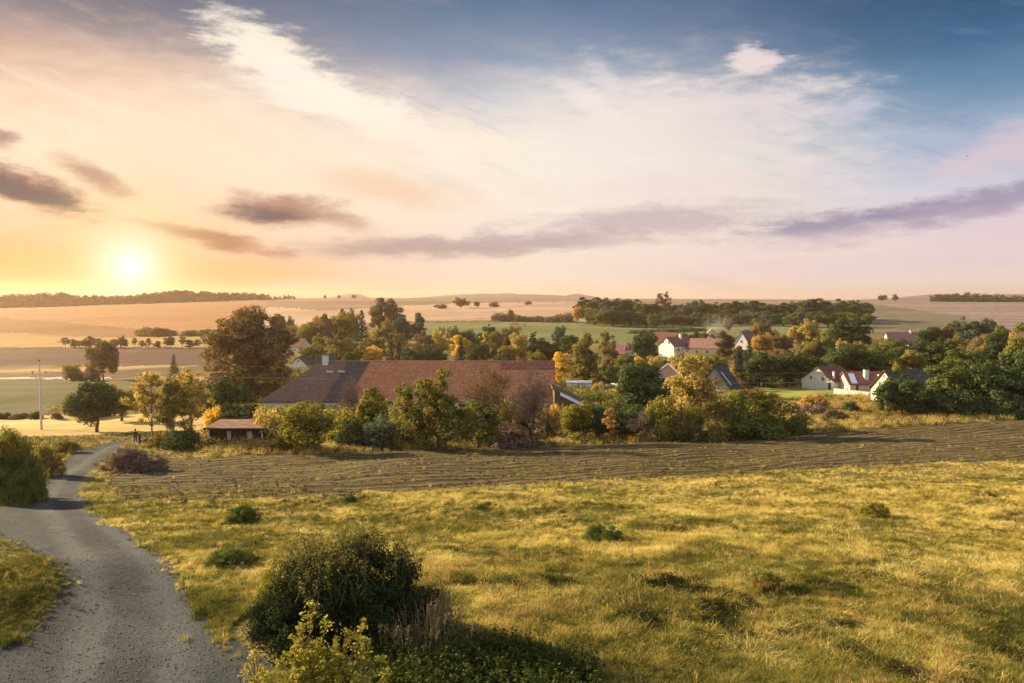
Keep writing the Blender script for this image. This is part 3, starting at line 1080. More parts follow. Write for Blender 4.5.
LM = {
    'dark': leaf_mat('leaf_dark', (0.034, 0.056, 0.027), (0.104, 0.134, 0.049), .25),
    'blue': leaf_mat('leaf_bluegreen', (0.051, 0.076, 0.054), (0.128, 0.159, 0.098), .25),
    'green': leaf_mat('leaf_green', (0.061, 0.090, 0.024), (0.183, 0.207, 0.056), .35),
    'olive': leaf_mat('leaf_olive', (0.122, 0.112, 0.034), (0.317, 0.262, 0.079), .35),
    'lime': leaf_mat('leaf_yellowgreen', (0.122, 0.128, 0.024), (0.366, 0.317, 0.061), .4, (.06, .085, .02)),
    'mixed': leaf_mat('leaf_mixed', (0.067, 0.091, 0.024), (0.244, 0.238, 0.059), .35, (.25, .18, .04)),
    'gold': leaf_mat('leaf_gold', (.26, .20, .055), (.54, .43, .14), .4),
    'yellow': leaf_mat('leaf_yellow', (0.390, 0.256, 0.037), (0.805, 0.549, 0.098), .4),
    'orange': leaf_mat('leaf_orange', (.28, .17, .05), (.58, .38, .12), .4),
    'rust': leaf_mat('leaf_rust', (.12, .088, .042), (.29, .205, .095), .35),
    'brown': leaf_mat('leaf_brown', (0.104, 0.079, 0.046), (0.244, 0.183, 0.098), .3),
    'fir': leaf_mat('needle_dark', (0.017, 0.032, 0.027), (0.049, 0.071, 0.046), .15),
    'rustwood': leaf_mat('leaf_far_forest', (.030, .012, .006), (.062, .027, .012), .15),
    'mauve': leaf_mat('twig_mauve', (0.122, 0.085, 0.073), (0.244, 0.177, 0.140), .2),
}
BARK = plain_mat('bark', (.06, .048, .038), (.13, .105, .08), 5, bump=0.5)
BARK_PALE = plain_mat('bark_pale', (.16, .13, .10), (.28, .23, .17), 5, bump=0.3)
_seed = [0]
VAR = {'round': 4, 'compact': 2, 'egg': 3, 'big': 1, 'airy': 3, 'slim': 3, 'conifer': 2, 'shrub': 4, 'nearbush': 2, 'twiggy': 2, 'apple': 1}
NAMES = {'round': 'broadleaf_tree', 'compact': 'broadleaf_tree', 'egg': 'broadleaf_tree', 'big': 'broadleaf_tree', 'airy': 'sparse_tree', 'slim': 'slender_tree',
         'conifer': 'conifer_tree', 'shrub': 'shrub', 'nearbush': 'shrub', 'twiggy': 'bare_tree', 'apple': 'orchard_tree'}


def plant(kind, colour, px, top, base, w, label, group=None, name=None, bark=None, pos=None, size=(12.0, 11.0)):
    """one plant: image column, rows of its top and of its foot (even where hidden), width in pixels"""
    p = pos if pos is not None else hit(px, base)
    h = max(0.5, z_at(px, top, p.y) - p.z)
    wd = w * .92 * p.y / F
    if pos is not None:
        h, wd = size
    _seed[0] += 1
    parts, Hh, Wd = proto(kind, _seed[0] % VAR[kind])
    root = empty(name or NAMES[kind], p - Vector((0, 0, 0.08)), (_seed[0] * 2.399) % 6.283 if kind not in ('apple',) else 0.0)
    sx = wd / Wd
    root.scale = (sx, sx, h / Hh)
    tag(root, label, 'shrub' if kind in ('shrub', 'nearbush') else 'tree', group)
    for nm, me in parts.items():
        mt = LM[colour] if nm in ('crown', 'foliage') else (bark or BARK)
        link(nm, me, mt, root)
    return root


def build_trees():
    # --- beside the track, left
    plant('compact', 'rust', 103, 341, 381, 29, 'round orange-brown tree directly behind the rounded dark tree by the track', bark=BARK)
    plant('conifer', 'brown', 174, 354, 381, 14, 'small dusky fir on the dry strip between the brown field and the yellow trees')
    plant('shrub', 'olive', 72, 364, 381, 22, 'low dull green bush on the dry strip left of the orange-brown tree')
    plant('shrub', 'brown', 92, 366, 381, 16, 'little brown bush on the dry strip touching the orange-brown tree')
    plant('round', 'olive', 122, 384, 421, 42, 'broad olive bushy tree on the stubble edge behind the rounded dark tree')
    plant('shrub', 'olive', 84, 396, 416, 44, 'olive brush on the slope between the green wheat and the rounded dark tree')
    plant('compact', 'dark', 97, 382, 432, 49, 'rounded dark green tree standing alone beside the gravel track')
    for i, (x, t, w) in enumerate([(36, 411, 12), (20, 413, 16), (4, 412, 14), (56, 412, 12)]):
        plant('shrub', 'dark' if i % 2 == 0 else 'brown', x, t, 419, w,
              ['small dark bush at the foot of the green wheat beside the pole', 'brown bush on the far edge of the golden stubble left of the pole',
               'dark bush at the left picture edge behind the golden stubble', 'brown bush on the far edge of the golden stubble right of the pole'][i])
    plant('airy', 'gold', 152, 371, 447, 46, 'sparse golden tree nearest the person on the track', bark=BARK_PALE)
    plant('airy', 'gold', 192, 368, 447, 44, 'sparse golden tree with a bushy top next to the big rust-brown tree', bark=BARK_PALE)
    plant('airy', 'olive', 172, 378, 448, 34, 'thin olive tree between the two sparse golden trees', bark=BARK_PALE)
    plant('slim', 'gold', 168, 396, 446, 14, 'small golden sapling among the stems of the sparse golden trees', bark=BARK_PALE)
    plant('shrub', 'yellow', 213, 407, 436, 24, 'bright yellow bush behind the dark hedge of the open shed')
    plant('shrub', 'dark', 182, 429, 449, 34, 'low dark undergrowth bush under the sparse golden trees')
    plant('shrub', 'olive', 160, 431, 447, 22, 'low olive undergrowth bush at the foot of the nearest golden tree')
    plant('shrub', 'dark', 147, 437, 446, 9, 'tiny dark bush beside the post at the track end')
    plant('big', 'rust', 249, 309, 411, 84, 'huge rust-brown tree towering behind the open shed')
    plant('round', 'dark', 228, 376, 427, 46, 'dark tree tucked under the left of the huge rust-brown tree')
    # --- row of shrubs and trees along the ploughed field
    plant('shrub', 'gold', 273, 408, 446, 38, 'golden-brown shrub right beside the open shed')
    plant('round', 'lime', 306, 401, 453, 62, 'yellow-green bushy tree in front of the cream barn wall')
    plant('shrub', 'lime', 344, 410, 449, 36, 'yellow-green shrub below the pale wall right of the bushy tree')
    plant('shrub', 'dark', 352, 418, 450, 30, 'dark shrub in front of the yellow-green shrub under the barn wall')
    plant('egg', 'lime', 374, 388, 447, 32, 'bright yellow-green tree in front of the barn roof joint')
    plant('shrub', 'blue', 382, 415, 450, 40, 'blue-green shrub at the foot of the bright yellow-green tree')
    plant('twiggy', 'mauve', 352, 374, 440, 30, 'small leafless tree against the dark part of the barn roof')
    plant('airy', 'mixed', 407, 384, 448, 42, 'thin green and gold tree left of the old leaning orchard tree')
    plant('apple', 'mixed', 440, 370, 450, 96, 'old spreading green orchard tree with a limb leaning right')
    plant('shrub', 'olive', 410, 414, 449, 40, 'olive shrub under the left side of the orchard tree')
    plant('round', 'green', 478, 402, 448, 46, 'green bushy tree under the right limb of the orchard tree')
    plant('twiggy', 'rust', 485, 360, 446, 58, 'bare tree with reddish-brown twigs in front of the red roof')
    plant('twiggy', 'mauve', 533, 367, 446, 54, 'bare mauve-grey tree at the right end of the barn')
    plant('shrub', 'lime', 507, 399, 440, 26, 'yellow shrub glowing below the bare reddish tree')
    plant('egg', 'dark', 530, 402, 440, 26, 'dark green bush between the two yellow saplings')
    plant('slim', 'lime', 517, 410, 441, 9, 'yellow-green sapling left of the dark green bush')
    plant('slim', 'gold', 538, 409, 442, 15, 'yellow sapling right of the dark green bush')
    plant('round', 'yellow', 553, 404, 440, 18, 'rounded yellow tree behind the narrow dark juniper')
    plant('slim', 'fir', 548, 415, 443, 7, 'narrow dark juniper at the edge of the ploughed field')
    plant('shrub', 'mauve', 510, 424, 446, 60, 'low grey-mauve bramble under the yellow saplings')
    plant('round', 'lime', 577, 401, 442, 36, 'yellow-green shrub at the end of the mossy shed roof')
    plant('round', 'blue', 599, 404, 441, 38, 'blue-green shrub right of the yellow-green shrub')
    plant('slim', 'orange', 610, 408, 443, 16, 'orange-yellow sapling in front of the blue-green shrub')
    plant('round', 'dark', 626, 404, 440, 46, 'dark green shrub in front of the big dark round tree')
    plant('round', 'dark', 640, 358, 424, 54, 'big dark round tree left of the tall golden tree')
    plant('shrub', 'mixed', 612, 398, 428, 24, 'mixed green bush behind the orange-yellow sapling')
    plant('airy', 'gold', 688, 352, 438, 58, 'tall airy golden tree standing free above the brambles', bark=BARK)
    plant('airy', 'gold', 700, 376, 438, 46, 'second golden tree crowding the right side of the tall golden tree')
    plant('shrub', 'lime', 661, 397, 440, 34, 'yellow-green shrub at the left foot of the tall golden tree')
    plant('shrub', 'lime', 690, 404, 441, 34, 'yellow-green shrub right under the tall golden tree')
    plant('twiggy', 'mauve', 645, 409, 441, 36, 'grey bramble thicket left of the tall golden tree')
    plant('twiggy', 'mauve', 684, 411, 441, 40, 'grey bramble thicket under the tall golden tree')
    plant('twiggy', 'brown', 712, 411, 440, 34, 'brown bramble thicket right of the tall golden tree')
    plant('shrub', 'mixed', 732, 399, 438, 44, 'mixed green shrub below the dark green gable roof')
    plant('round', 'mixed', 755, 389, 434, 46, 'rounded olive shrub at the left end of the small lawn')
    plant('shrub', 'olive', 783, 398, 430, 44, 'olive shrub in front of the small lawn')
    plant('shrub', 'green', 758, 414, 438, 54, 'low green bramble along the ploughed field below the olive shrub')
    plant('shrub', 'olive', 716, 420, 441, 36, 'low olive bramble by the field corner under the brown thicket')
    plant('shrub', 'green', 790, 418, 435, 36, 'low green bramble at the right end of the field hedge')
    # --- rough grass and bushes before the white cottage
    plant('shrub', 'orange', 812, 394, 411, 26, 'reddish bush in the rough grass below the white cottage')
    plant('shrub', 'mauve', 812, 404, 415, 30, 'dusky bramble in the rough grass left of the small dark bush')
    plant('shrub', 'dark', 850, 401, 413, 20, 'small dark bush in the rough grass below the red-roofed annex')
    plant('shrub', 'orange', 773, 393, 407, 22, 'orange bush at the near edge of the small lawn')
    plant('shrub', 'brown', 836, 409, 420, 22, 'brown bush in the rough grass nearest the ploughed field')
    # --- dark trees at the right
    plant('round', 'dark', 901, 376, 415, 44, 'dark tree in front of the cream barn gable')
    plant('shrub', 'lime', 896, 363, 404, 14, 'yellow-green spray rising before the cream barn gable')
    plant('round', 'dark', 887, 381, 416, 24, 'dark bush by the corner of the cream barn gable')
    plant('egg', 'green', 944, 360, 413, 40, 'dull green tree hiding the middle of the slate barn roof')
    plant('round', 'dark', 922, 387, 414, 40, 'dark bush below the slate barn roof')
    plant('round', 'green', 966, 366, 412, 44, 'dull green tree at the right end of the slate barn')
    plant('shrub', 'lime', 968, 386, 412, 18, 'yellow bush set in the wall of dark trees')
    plant('round', 'dark', 994, 360, 413, 50, 'dark broad tree right of the yellow bush')
    plant('round', 'dark', 1026, 350, 414, 56, 'dark tree cut by the right picture edge')
    plant('shrub', 'dark', 1000, 388, 416, 50, 'low dark thicket along the foot of the right-hand dark trees')
    plant('shrub', 'dark', 950, 390, 416, 54, 'low dark thicket below the dull green trees')
    plant('shrub', 'mauve', 1016, 399, 412, 22, 'mauve-grey bramble under the dark tree at the picture edge')
    # --- right hillside grove
    plant('egg', 'mixed', 1020, 324, 392, 32, 'tall green and gold tree at the right picture edge')
    plant('slim', 'orange', 1012, 330, 386, 14, 'orange-gold tree beside the tall tree at the right picture edge')
    plant('round', 'dark', 932, 327, 357, 30, 'dark tree at the left shoulder of the hillside grove')
    plant('round', 'brown', 947, 324, 356, 28, 'brownish tree near the left shoulder of the hillside grove')
    plant('round', 'blue', 965, 318, 357, 28, 'tallest blue-green tree topping the hillside grove')
    plant('round', 'blue', 985, 319, 357, 28, 'blue-green tree second from the top of the hillside grove')
    plant('round', 'green', 1000, 326, 359, 22, 'low green tree at the right end of the hillside grove')
    plant('round', 'olive', 958, 335, 362, 26, 'pale olive dome-shaped tree in front of the hillside grove')
    plant('round', 'dark', 934, 338, 374, 40, 'broad dark tree between the far red house and the slate barn')
    plant('round', 'dark', 902, 340, 372, 34, 'dark tree in front of the far red-roofed house')
    plant('round', 'brown', 985, 334, 368, 34, 'brown-green tree right of the pale olive dome tree')
    plant('egg', 'dark', 1000, 334, 376, 36, 'dark tree next to the tall green and gold edge tree')
    plant('round', 'green', 966, 348, 378, 36, 'mid green tree below the pale olive dome tree')
    plant('round', 'olive', 982, 344, 376, 22, 'olive tree below the brown-green tree')
    plant('round', 'olive', 912, 350, 377, 26, 'olive tree above the left end of the slate barn roof')
    plant('round', 'green', 880, 345, 378, 40, 'green tree behind the red-roofed annex')
    # --- around the white cottage
    plant('round', 'dark', 851, 314, 357, 36, 'large dark round tree standing in the open pale field')
    plant('round', 'dark', 866, 350, 381, 38, 'dark tree behind the chimney of the red annex')
    plant('round', 'dark', 842, 346, 381, 38, 'dark tree right behind the white cottage roof')
    plant('round', 'green', 828, 356, 382, 28, 'lighter green tree just above the white cottage ridge')
    plant('round', 'dark', 806, 354, 385, 36, 'dark tree left of the white cottage')
    plant('round', 'dark', 786, 353, 386, 34, 'dark rounded tree at the back of the small lawn')
    plant('round', 'dark', 762, 352, 387, 34, 'dark rounded tree at the left back of the small lawn')
    plant('round', 'gold', 810, 319, 347, 22, 'golden round tree left of the large dark round tree')
    plant('round', 'gold', 797, 324, 347, 17, 'smaller golden tree left beside the golden round tree of the village edge')
    plant('round', 'olive', 832, 329, 353, 22, 'olive-gold tree at the left foot of the large dark round tree')
    plant('round', 'olive', 806, 342, 364, 28, 'olive-gold tree above the dark trees of the lawn')
    plant('round', 'dark', 824, 336, 364, 24, 'dark tree right of the olive-gold tree by the lawn')
    plant('round', 'gold', 843, 339, 366, 16, 'small golden tree below the large dark round tree')
    plant('round', 'olive', 856, 341, 366, 18, 'small olive tree beside the small golden tree')
    plant('round', 'olive', 888, 338, 362, 20, 'olive tree left of the far red-roofed house')
    plant('round', 'rust', 762, 319, 350, 28, 'broad rust-green tree behind the bright orange tree')
    plant('round', 'orange', 762, 333, 358, 24, 'bright orange tree in the village centre')
    plant('round', 'brown', 783, 334, 358, 22, 'brown tree right of the bright orange tree')
    plant('round', 'rust', 778, 349, 366, 22, 'rusty bush-like tree below the pale gable')
    plant('conifer', 'fir', 738, 350, 388, 17, 'dark pointed conifer beside the dark green gable roof')
    plant('conifer', 'fir', 749, 341, 380, 22, 'tall dark conifer behind the pointed conifer')
    plant('egg', 'brown', 741, 346, 374, 16, 'brown tree left of the tall dark conifer')
    plant('round', 'orange', 731, 371, 390, 18, 'small orange tree at the eaves of the dark green gable roof')
    plant('shrub', 'brown', 741, 379, 392, 16, 'brown bush at the low end of the dark green roof')
    plant('egg', 'brown', 725, 331, 363, 21, 'brown-green upright tree right of the village houses')
    plant('round', 'lime', 712, 355, 384, 36, 'yellow-topped green tree in front of the village houses')
    plant('round', 'dark', 672, 359, 377, 20, 'dark bush below the white balcony house')
    plant('round', 'gold', 653, 356, 377, 20, 'larger golden tree of the pair above the big dark round tree')
    plant('round', 'yellow', 639, 355, 378, 15, 'smaller yellow tree of the pair above the big dark round tree')
    plant('round', 'dark', 643, 331, 366, 26, 'dark upright tree left of the orange village roof')
    plant('round', 'green', 684, 333, 354, 18, 'green tree just behind the white balcony house')
    plant('egg', 'dark', 695, 331, 352, 12, 'dark narrow tree behind the pink-roofed house')
    plant('round', 'green', 703, 331, 352, 14, 'green tree left of the far white gable')
    plant('slim', 'dark', 713, 334, 350, 7, 'small dark tree before the far white gable')
    plant('shrub', 'blue', 660, 330, 340, 24, 'low bush on the green slope above the orange village roof')
    # --- centre, behind the barn end
    plant('slim', 'yellow', 561, 352, 392, 20, 'bright yellow birch just beyond the right end of the barn')
    plant('egg', 'olive', 584, 334, 389, 27, 'tall olive-gold tree above the cream shed')
    plant('airy', 'olive', 606, 331, 372, 22, 'pale thin olive tree in front of the green field')
    plant('egg', 'rust', 611, 343, 384, 22, 'reddish tree right of the tall olive-gold tree')
    plant('conifer', 'fir', 596, 362, 389, 12, 'small dark fir by the foot of the tall olive-gold tree')
    plant('round', 'mixed', 622, 354, 388, 30, 'mixed green tree in front of the hipped brown roof')
    plant('round', 'green', 612, 366, 392, 26, 'green tree above the little white shed')
    plant('round', 'olive', 600, 372, 391, 22, 'olive bush directly above the cream shed')
    plant('shrub', 'gold', 598, 382, 398, 16, 'golden bush right of the cream shed')
    plant('shrub', 'mauve', 606, 385, 398, 14, 'mauve bush between the cream shed and the little white shed')
    plant('round', 'blue', 559, 326, 352, 14, 'lone blue-green tree in the green field above the barn end')
    plant('round', 'dark', 571, 335, 358, 18, 'dark tree right of the lone blue-green tree')
    plant('round', 'dark', 548, 338, 366, 32, 'dark green tree behind the right half of the barn ridge')
    plant('slim', 'dark', 533, 332, 352, 9, 'small dark tree standing in the green field')
    plant('round', 'gold', 520, 333, 366, 22, 'olive-gold tree behind the red barn roof')
    plant('round', 'olive', 506, 346, 370, 20, 'olive tree against the barn ridge left of the olive-gold tree')
    plant('round', 'lime', 535, 350, 371, 20, 'yellow-green tree against the barn ridge under the dark green tree')
    plant('twiggy', 'brown', 515, 322, 350, 20, 'pale bare tree at the edge of the green field')
    plant('round', 'brown', 507, 328, 354, 18, 'brown tree left of the pale bare tree')
    plant('round', 'olive', 497, 331, 360, 15, 'olive upright tree beside the brown tree')
    plant('slim', 'gold', 486, 332, 362, 11, 'pale golden upright tree behind the dark green clump')
    plant('round', 'dark', 488, 325, 348, 18, 'dark green tree on the near edge of the green field')
    plant('round', 'dark', 480, 343, 369, 28, 'wide dark green tree behind the barn ridge')
    plant('shrub', 'blue', 466, 330, 347, 24, 'long blue-green bush on the near edge of the green field')
    plant('round', 'brown', 453, 326, 348, 15, 'dull brown bush-like tree left of the long blue-green bush')
    plant('shrub', 'olive', 441, 326, 344, 10, 'little olive bush on the green field edge')
    plant('egg', 'yellow', 461, 335, 363, 24, 'bright yellow tree half hidden by a dark conifer')
    plant('conifer', 'fir', 461, 337, 368, 15, 'dark conifer in front of the bright yellow tree')
    plant('round', 'gold', 438, 330, 366, 20, 'golden round tree left of the bright yellow tree')
    plant('round', 'brown', 423, 332, 368, 22, 'dull brown tree left of the golden round tree beyond the barn')
    plant('round', 'dark', 434, 347, 370, 26, 'dark green tree under the golden round tree beyond the barn')
    plant('shrub', 'dark', 500, 355, 371, 24, 'low dark bush along the barn ridge')
    plant('conifer', 'fir', 391, 334, 370, 11, 'left and taller of two slim dark conifers behind the barn')
    plant('conifer', 'fir', 399, 341, 370, 13, 'right and shorter of two slim dark conifers behind the barn')
    plant('egg', 'blue', 419, 313, 346, 17, 'blue-green pointed tree at the end of the green field')
    plant('round', 'blue', 402, 317, 346, 18, 'blue-green tree left of the pointed blue-green tree')
    plant('round', 'olive', 388, 318, 348, 15, 'soft olive tree under the tall double tree')
    plant('round', 'olive', 397, 331, 354, 16, 'pale olive tree above the two slim conifers')
    plant('egg', 'brown', 379, 298, 340, 22, 'taller brown-green tree of the pair rising to the horizon')
    plant('egg', 'brown', 393, 299, 340, 20, 'shorter rounder tree of the pair rising to the horizon')
    plant('conifer', 'fir', 362, 311, 361, 21, 'tall dark spruce in the middle of the valley trees')
    plant('round', 'olive', 374, 335, 366, 26, 'olive-gold tree right of the tall dark spruce')
    plant('round', 'yellow', 373, 346, 369, 22, 'bright golden bush-like tree touching the barn ridge')
    plant('slim', 'dark', 380, 330, 352, 8, 'small dark tree peeping above the olive-gold tree')
    plant('round', 'gold', 374, 328, 352, 14, 'pale gold tree right beside the spruce top')
    plant('round', 'olive', 340, 336, 369, 28, 'round olive-gold tree left of the tall dark spruce')
    plant('round', 'lime', 344, 312, 350, 28, 'yellow-olive tree left of the spruce top')
    plant('egg', 'rust', 344, 309, 346, 12, 'rusty tree top behind the yellow-olive tree')
    plant('round', 'brown', 353, 309, 348, 14, 'brown tree squeezed between the spruce and the rusty tree top')
    plant('egg', 'brown', 327, 314, 350, 14, 'brown tree right of the small orange tree')
    plant('round', 'orange', 318, 316, 346, 15, 'small orange tree on the slope above the far left house')
    plant('round', 'olive', 311, 322, 350, 30, 'long olive clump on the slope above the far left house')
    plant('round', 'olive', 291, 325, 349, 30, 'olive hedge-like clump behind the far left house')
    plant('round', 'olive', 322, 334, 364, 18, 'olive tree right of the far left house')
    plant('round', 'mixed', 311, 344, 366, 24, 'mixed bush in front of the far left house')
    plant('round', 'brown', 279, 314, 338, 16, 'rounded dusky tree on the pale field right of the huge tree')
    plant('round', 'brown', 291, 316, 338, 9, 'small dusky tree beside the rounded dusky tree')
    plant('round', 'green', 352, 350, 371, 18, 'green tree touching the brown barn ridge')
    plant('round', 'dark', 412, 349, 371, 22, 'dark tree right of the two slim conifers')
    # --- on the ridge
    for x, t, w, lab in [(325, 295.2, 3, 'leftmost tiny tree on the far ridge skyline'), (339, 294.8, 4, 'tiny tree on the far ridge skyline between two others'),
                         (354, 294.6, 5, 'largest tiny tree on the far ridge skyline, nearest the tall double tree')]:
        plant('round', 'brown', x, t, 298.8, w, lab)
    plant('round', 'dark', 882, 295, 301.3, 9, 'dark clump of the two trees on the right skyline')
    plant('egg', 'dark', 895, 294, 301.3, 6, 'dark pointed tree of the two on the right skyline')
    plant('round', 'brown', 461, 297.5, 308, 17, 'largest dark bush on the far pink field')
    plant('shrub', 'brown', 441, 304, 308.5, 13, 'flat dark bush left of the largest bush on the far field')
    plant('round', 'dark', 477, 301.5, 307.5, 6, 'small round bush right of the largest bush on the far field')
    plant('shrub', 'mauve', 494, 302, 307, 10, 'flat brownish bush on the far field')
    plant('shrub', 'brown', 528, 301, 304.5, 6, 'lone flat dot-like bush on the far field')
    plant('round', 'brown', 511, 309, 321, 7, 'small tree standing up from the long dark hedge')
    plant('round', 'orange', 577, 306, 324, 9, 'orange tree at the left tip of the wooded belt')
    plant('round', 'gold', 589, 308, 324, 11, 'pale gold tree in the left part of the wooded belt')
    plant('round', 'blue', 611, 303, 326, 32, 'grey-green willowy tree at the front of the wooded belt')
    plant('airy', 'rust', 662, 292, 322, 17, 'airy see-through tree topping the wooded belt')
    plant('round', 'brown', 728, 317, 332, 10, 'pale bushy tree on the slope below the wooded belt')
    # --- wooded belt below the ridge
    g = 'trees of the wooded belt'
    lab = 'dark tree in the wooded belt below the horizon ridge'
    r = random.Random(4)
    x = 583
    while x < 868:
        ridge = 299 if x < 640 else (302.5 if x < 700 else (303 if x < 800 else 300.5))
        w = r.uniform(15, 26)
        base = r.uniform(318, 324) if x < 690 else r.uniform(317, 323)
        plant(r.choice(['round', 'egg', 'round']), r.choice(['dark', 'dark', 'blue', 'fir', 'green' if x < 700 else 'dark']), x, ridge + r.uniform(-2.5, 3.0), base, w, lab, g)
        x += r.uniform(5, 7.5)
    x = 594
    while x < 864:
        plant('round', r.choice(['dark', 'blue', 'blue', 'green']), x, r.uniform(310, 315.5), r.uniform(323, 328), r.uniform(14, 24), 'blue-green lower tree in front of the wooded belt', 'lower trees before the wooded belt')
        x += r.uniform(7, 11)
    # --- row of trees at the brown field
    for x in (65, 73, 80, 87, 92, 98, 113, 119, 126, 134, 141, 148, 156, 165, 172, 181, 190, 199):
        plant(r.choice(['round', 'egg', 'airy', 'slim']), r.choice(['rust', 'brown', 'rust']), x + r.uniform(-2, 2), 336 + r.uniform(-.5, 5), 348.2, r.uniform(6, 11),
              'small brown tree in the row along the top of the brown field', 'tree row on the brown field')
    for x, t, w in ((150, 327, 22), (162, 327.5, 22), (142, 329.5, 16), (172, 330, 14)):
        plant('shrub', 'rust', x, t, 336, w, 'rounded rust bush of the thicket in the amber field', 'thicket in the amber field')
    for x, t, w in ((190, 330, 20), (205, 329, 16), (222, 330, 20)):
        plant('shrub', 'brown', x, t, 336, w, 'flat brown bush on the field edge left of the huge tree', 'bushes on the amber field edge')


build_trees()


def leaf_band(name, px0, px1, base0, base1, hgt, depth, n_crowns, colour, leaf, seed, label, cat=None, group=None, kind=None, wide=None, per=260, flat=0.9):
    """a wood or hedge reading as one mass: many small crowns in one mesh"""
    r = np.random.default_rng(seed)
    a, b = hit(px0, base0), hit(px1, base1)
    C, R = [], []
    for i in range(n_crowns):
        t = (i + r.random()) / n_crowns
        x = a.x + (b.x - a.x) * t
        y = a.y + (b.y - a.y) * t + r.uniform(0, depth)
        x *= y / (a.y + (b.y - a.y) * t)
        z = float(ground_z(x, y))
        hh = hgt(t) * r.uniform(0.7, 1.12)
        w = (wide or hh * 0.75) * r.uniform(0.7, 1.25)
        for k in range(5):
            f = (k + 0.5) / 5
            C.append((x + r.normal(0, w * 0.18), y + r.normal(0, w * 0.18), z + hh * f * flat))
            R.append(w * 0.5 * (1.0 if f < 0.6 else 0.72))
    v, q = clump_leaves(C, R, per * n_crowns, leaf, r, squash=0.7, fill=0.5)
    o = link(name, make_mesh(name, v, q), LM[colour])
    tag(o, label, cat, group, kind)
    return o


leaf_band('forest_treeline', -140, 268, 310, 300.3, lambda t: (24 if t < .45 else 19 + 3 * math.sin(t * 19)) * (1 - 0.45 * max(0, t - 0.93) / 0.07), 160, 300, 'rustwood', 3.6, 3, None, kind='stuff', per=330)
leaf_band('forest_treeline', 262, 296, 300.3, 299.0, lambda t: 9, 30, 14, 'brown', 1.6, 4, None, kind='stuff')
leaf_band('distant_treeline', 930, 1180, 301.6, 302.5, lambda t: 13 + 5 * math.sin(t * 9), 40, 150, 'fir', 2.6, 5, None, kind='stuff', per=160)
leaf_band('hedgerow', 492, 574, 321.5, 322.5, lambda t: 5.5 + 2.2 * math.sin(t * 7 + .6) + (1.5 if t > .5 else 0), 6, 60, 'brown', 1.0, 6, 'long dark hedge along the top of the green field', 'hedge', wide=6)
leaf_band('hedgerow', 404, 500, 322.5, 322.2, lambda t: 1.6, 3, 60, 'olive', 0.5, 16, 'thin low hedge line between the green field and the pink field', 'hedge', wide=3, per=60)
leaf_band('hedgerow', 655, 700, 317, 321.5, lambda t: 5.0, 8, 28, 'dark', 0.9, 7, 'dark bushy hedge on the slope left of the village smoke', 'hedge', wide=6)
leaf_band('hedgerow', 630, 705, 334, 331, lambda t: 2.6, 4, 40, 'blue', 0.6, 8, 'low hedge crossing the green slope above the orange village roof', 'hedge', wide=3.5)
leaf_band('clipped_hedge', 223, 256, 436, 436, lambda t: 4.3, 0.6, 40, 'dark', 0.34, 9, 'dark clipped hedge behind the open shed', 'hedge', wide=1.2, per=220, flat=1.0)

# ------------------------------------------------------------------ buildings
MAT = {
    'white': plain_mat('white_plaster', (.50, .48, .44), (.61, .59, .54), 0.8, bump=0.15, c3=(.40, .37, .33)),
    'cream': plain_mat('cream_plaster', (.48, .41, .29), (.60, .52, .38), 0.8, bump=0.2, c3=(.52, .44, .32)),
    'peach': plain_mat('peach_plaster', (.55, .42, .31), (.66, .52, .40), 0.8, bump=0.2),
    'pinkwall': plain_mat('pink_plaster', (.48, .37, .30), (.60, .48, .40), 0.9, bump=0.3),
    'salmon': plain_mat('salmon_plaster', (.55, .33, .24), (.64, .40, .30), 0.8, bump=0.2),
    'grey': plain_mat('grey_render', (.24, .22, .20), (.34, .31, .28), 0.8, bump=0.2),
    'dark': plain_mat('window_dark', (.012, .014, .018), (.03, .032, .036), 2, rough=0.25, spec=0.5),
    'frame': plain_mat('painted_frame', (.55, .53, .48), (.66, .63, .58), 3),
    'timber': plain_mat('dark_timber', (.012, .011, .013), (.028, .024, .025), 3, bump=0.4),
    'palewood': plain_mat('pale_wood', (.40, .34, .26), (.54, .47, .36), 3, bump=0.3),
    'rustroof': plain_mat('rusty_sheet', (.17, .085, .055), (.26, .15, .10), 1.2, rough=0.7, bump=0.3, c3=(.30, .20, .15)),
    'moss': plain_mat('mossy_boards', (.085, .068, .038), (.15, .115, .06), 1.3, bump=0.6, c3=(.19, .14, .07)),
    'sheet': plain_mat('white_sheet', (.72, .72, .74), (.82, .82, .83), 1, rough=0.5),
    'concrete': plain_mat('pale_concrete', (.42, .38, .33), (.55, .50, .44), 3, bump=0.2),
    'brownt': tile_mat('brown_tiles', (.19, .115, .08), (.25, .155, .105), (.155, .10, .078)),
    'browndark': tile_mat('dark_brown_tiles', (.10, .072, .068), (.125, .088, .08), (.09, .068, .066)),
    'redold': tile_mat('weathered_red_tiles', (.50, .18, .08), (.66, .30, .15), (.33, .15, .085)),
    'red': tile_mat('red_tiles', (.29, .095, .065), (.36, .13, .09), (.25, .10, .075)),
    'orange': tile_mat('orange_tiles', (.33, .135, .08), (.40, .18, .11), (.28, .13, .09)),
    'pinkt': tile_mat('pink_tiles', (.40, .21, .15), (.48, .27, .20), (.33, .18, .14)),
    'purple': tile_mat('plum_tiles', (.20, .10, .10), (.27, .14, .135), (.17, .10, .10)),
    'maroon': tile_mat('maroon_tiles', (.18, .075, .06), (.24, .11, .08), (.13, .07, .06)),
    'slate': tile_mat('slate', (.045, .055, .060), (.065, .075, .075), (.085, .085, .07), (.07, .075, .045)),
    'greenr': tile_mat('dark_green_slates', (.035, .055, .055), (.05, .072, .068), (.06, .075, .065)),
    'teal': plain_mat('teal_sheet', (.16, .30, .29), (.22, .38, .36), 1, rough=0.5),
}


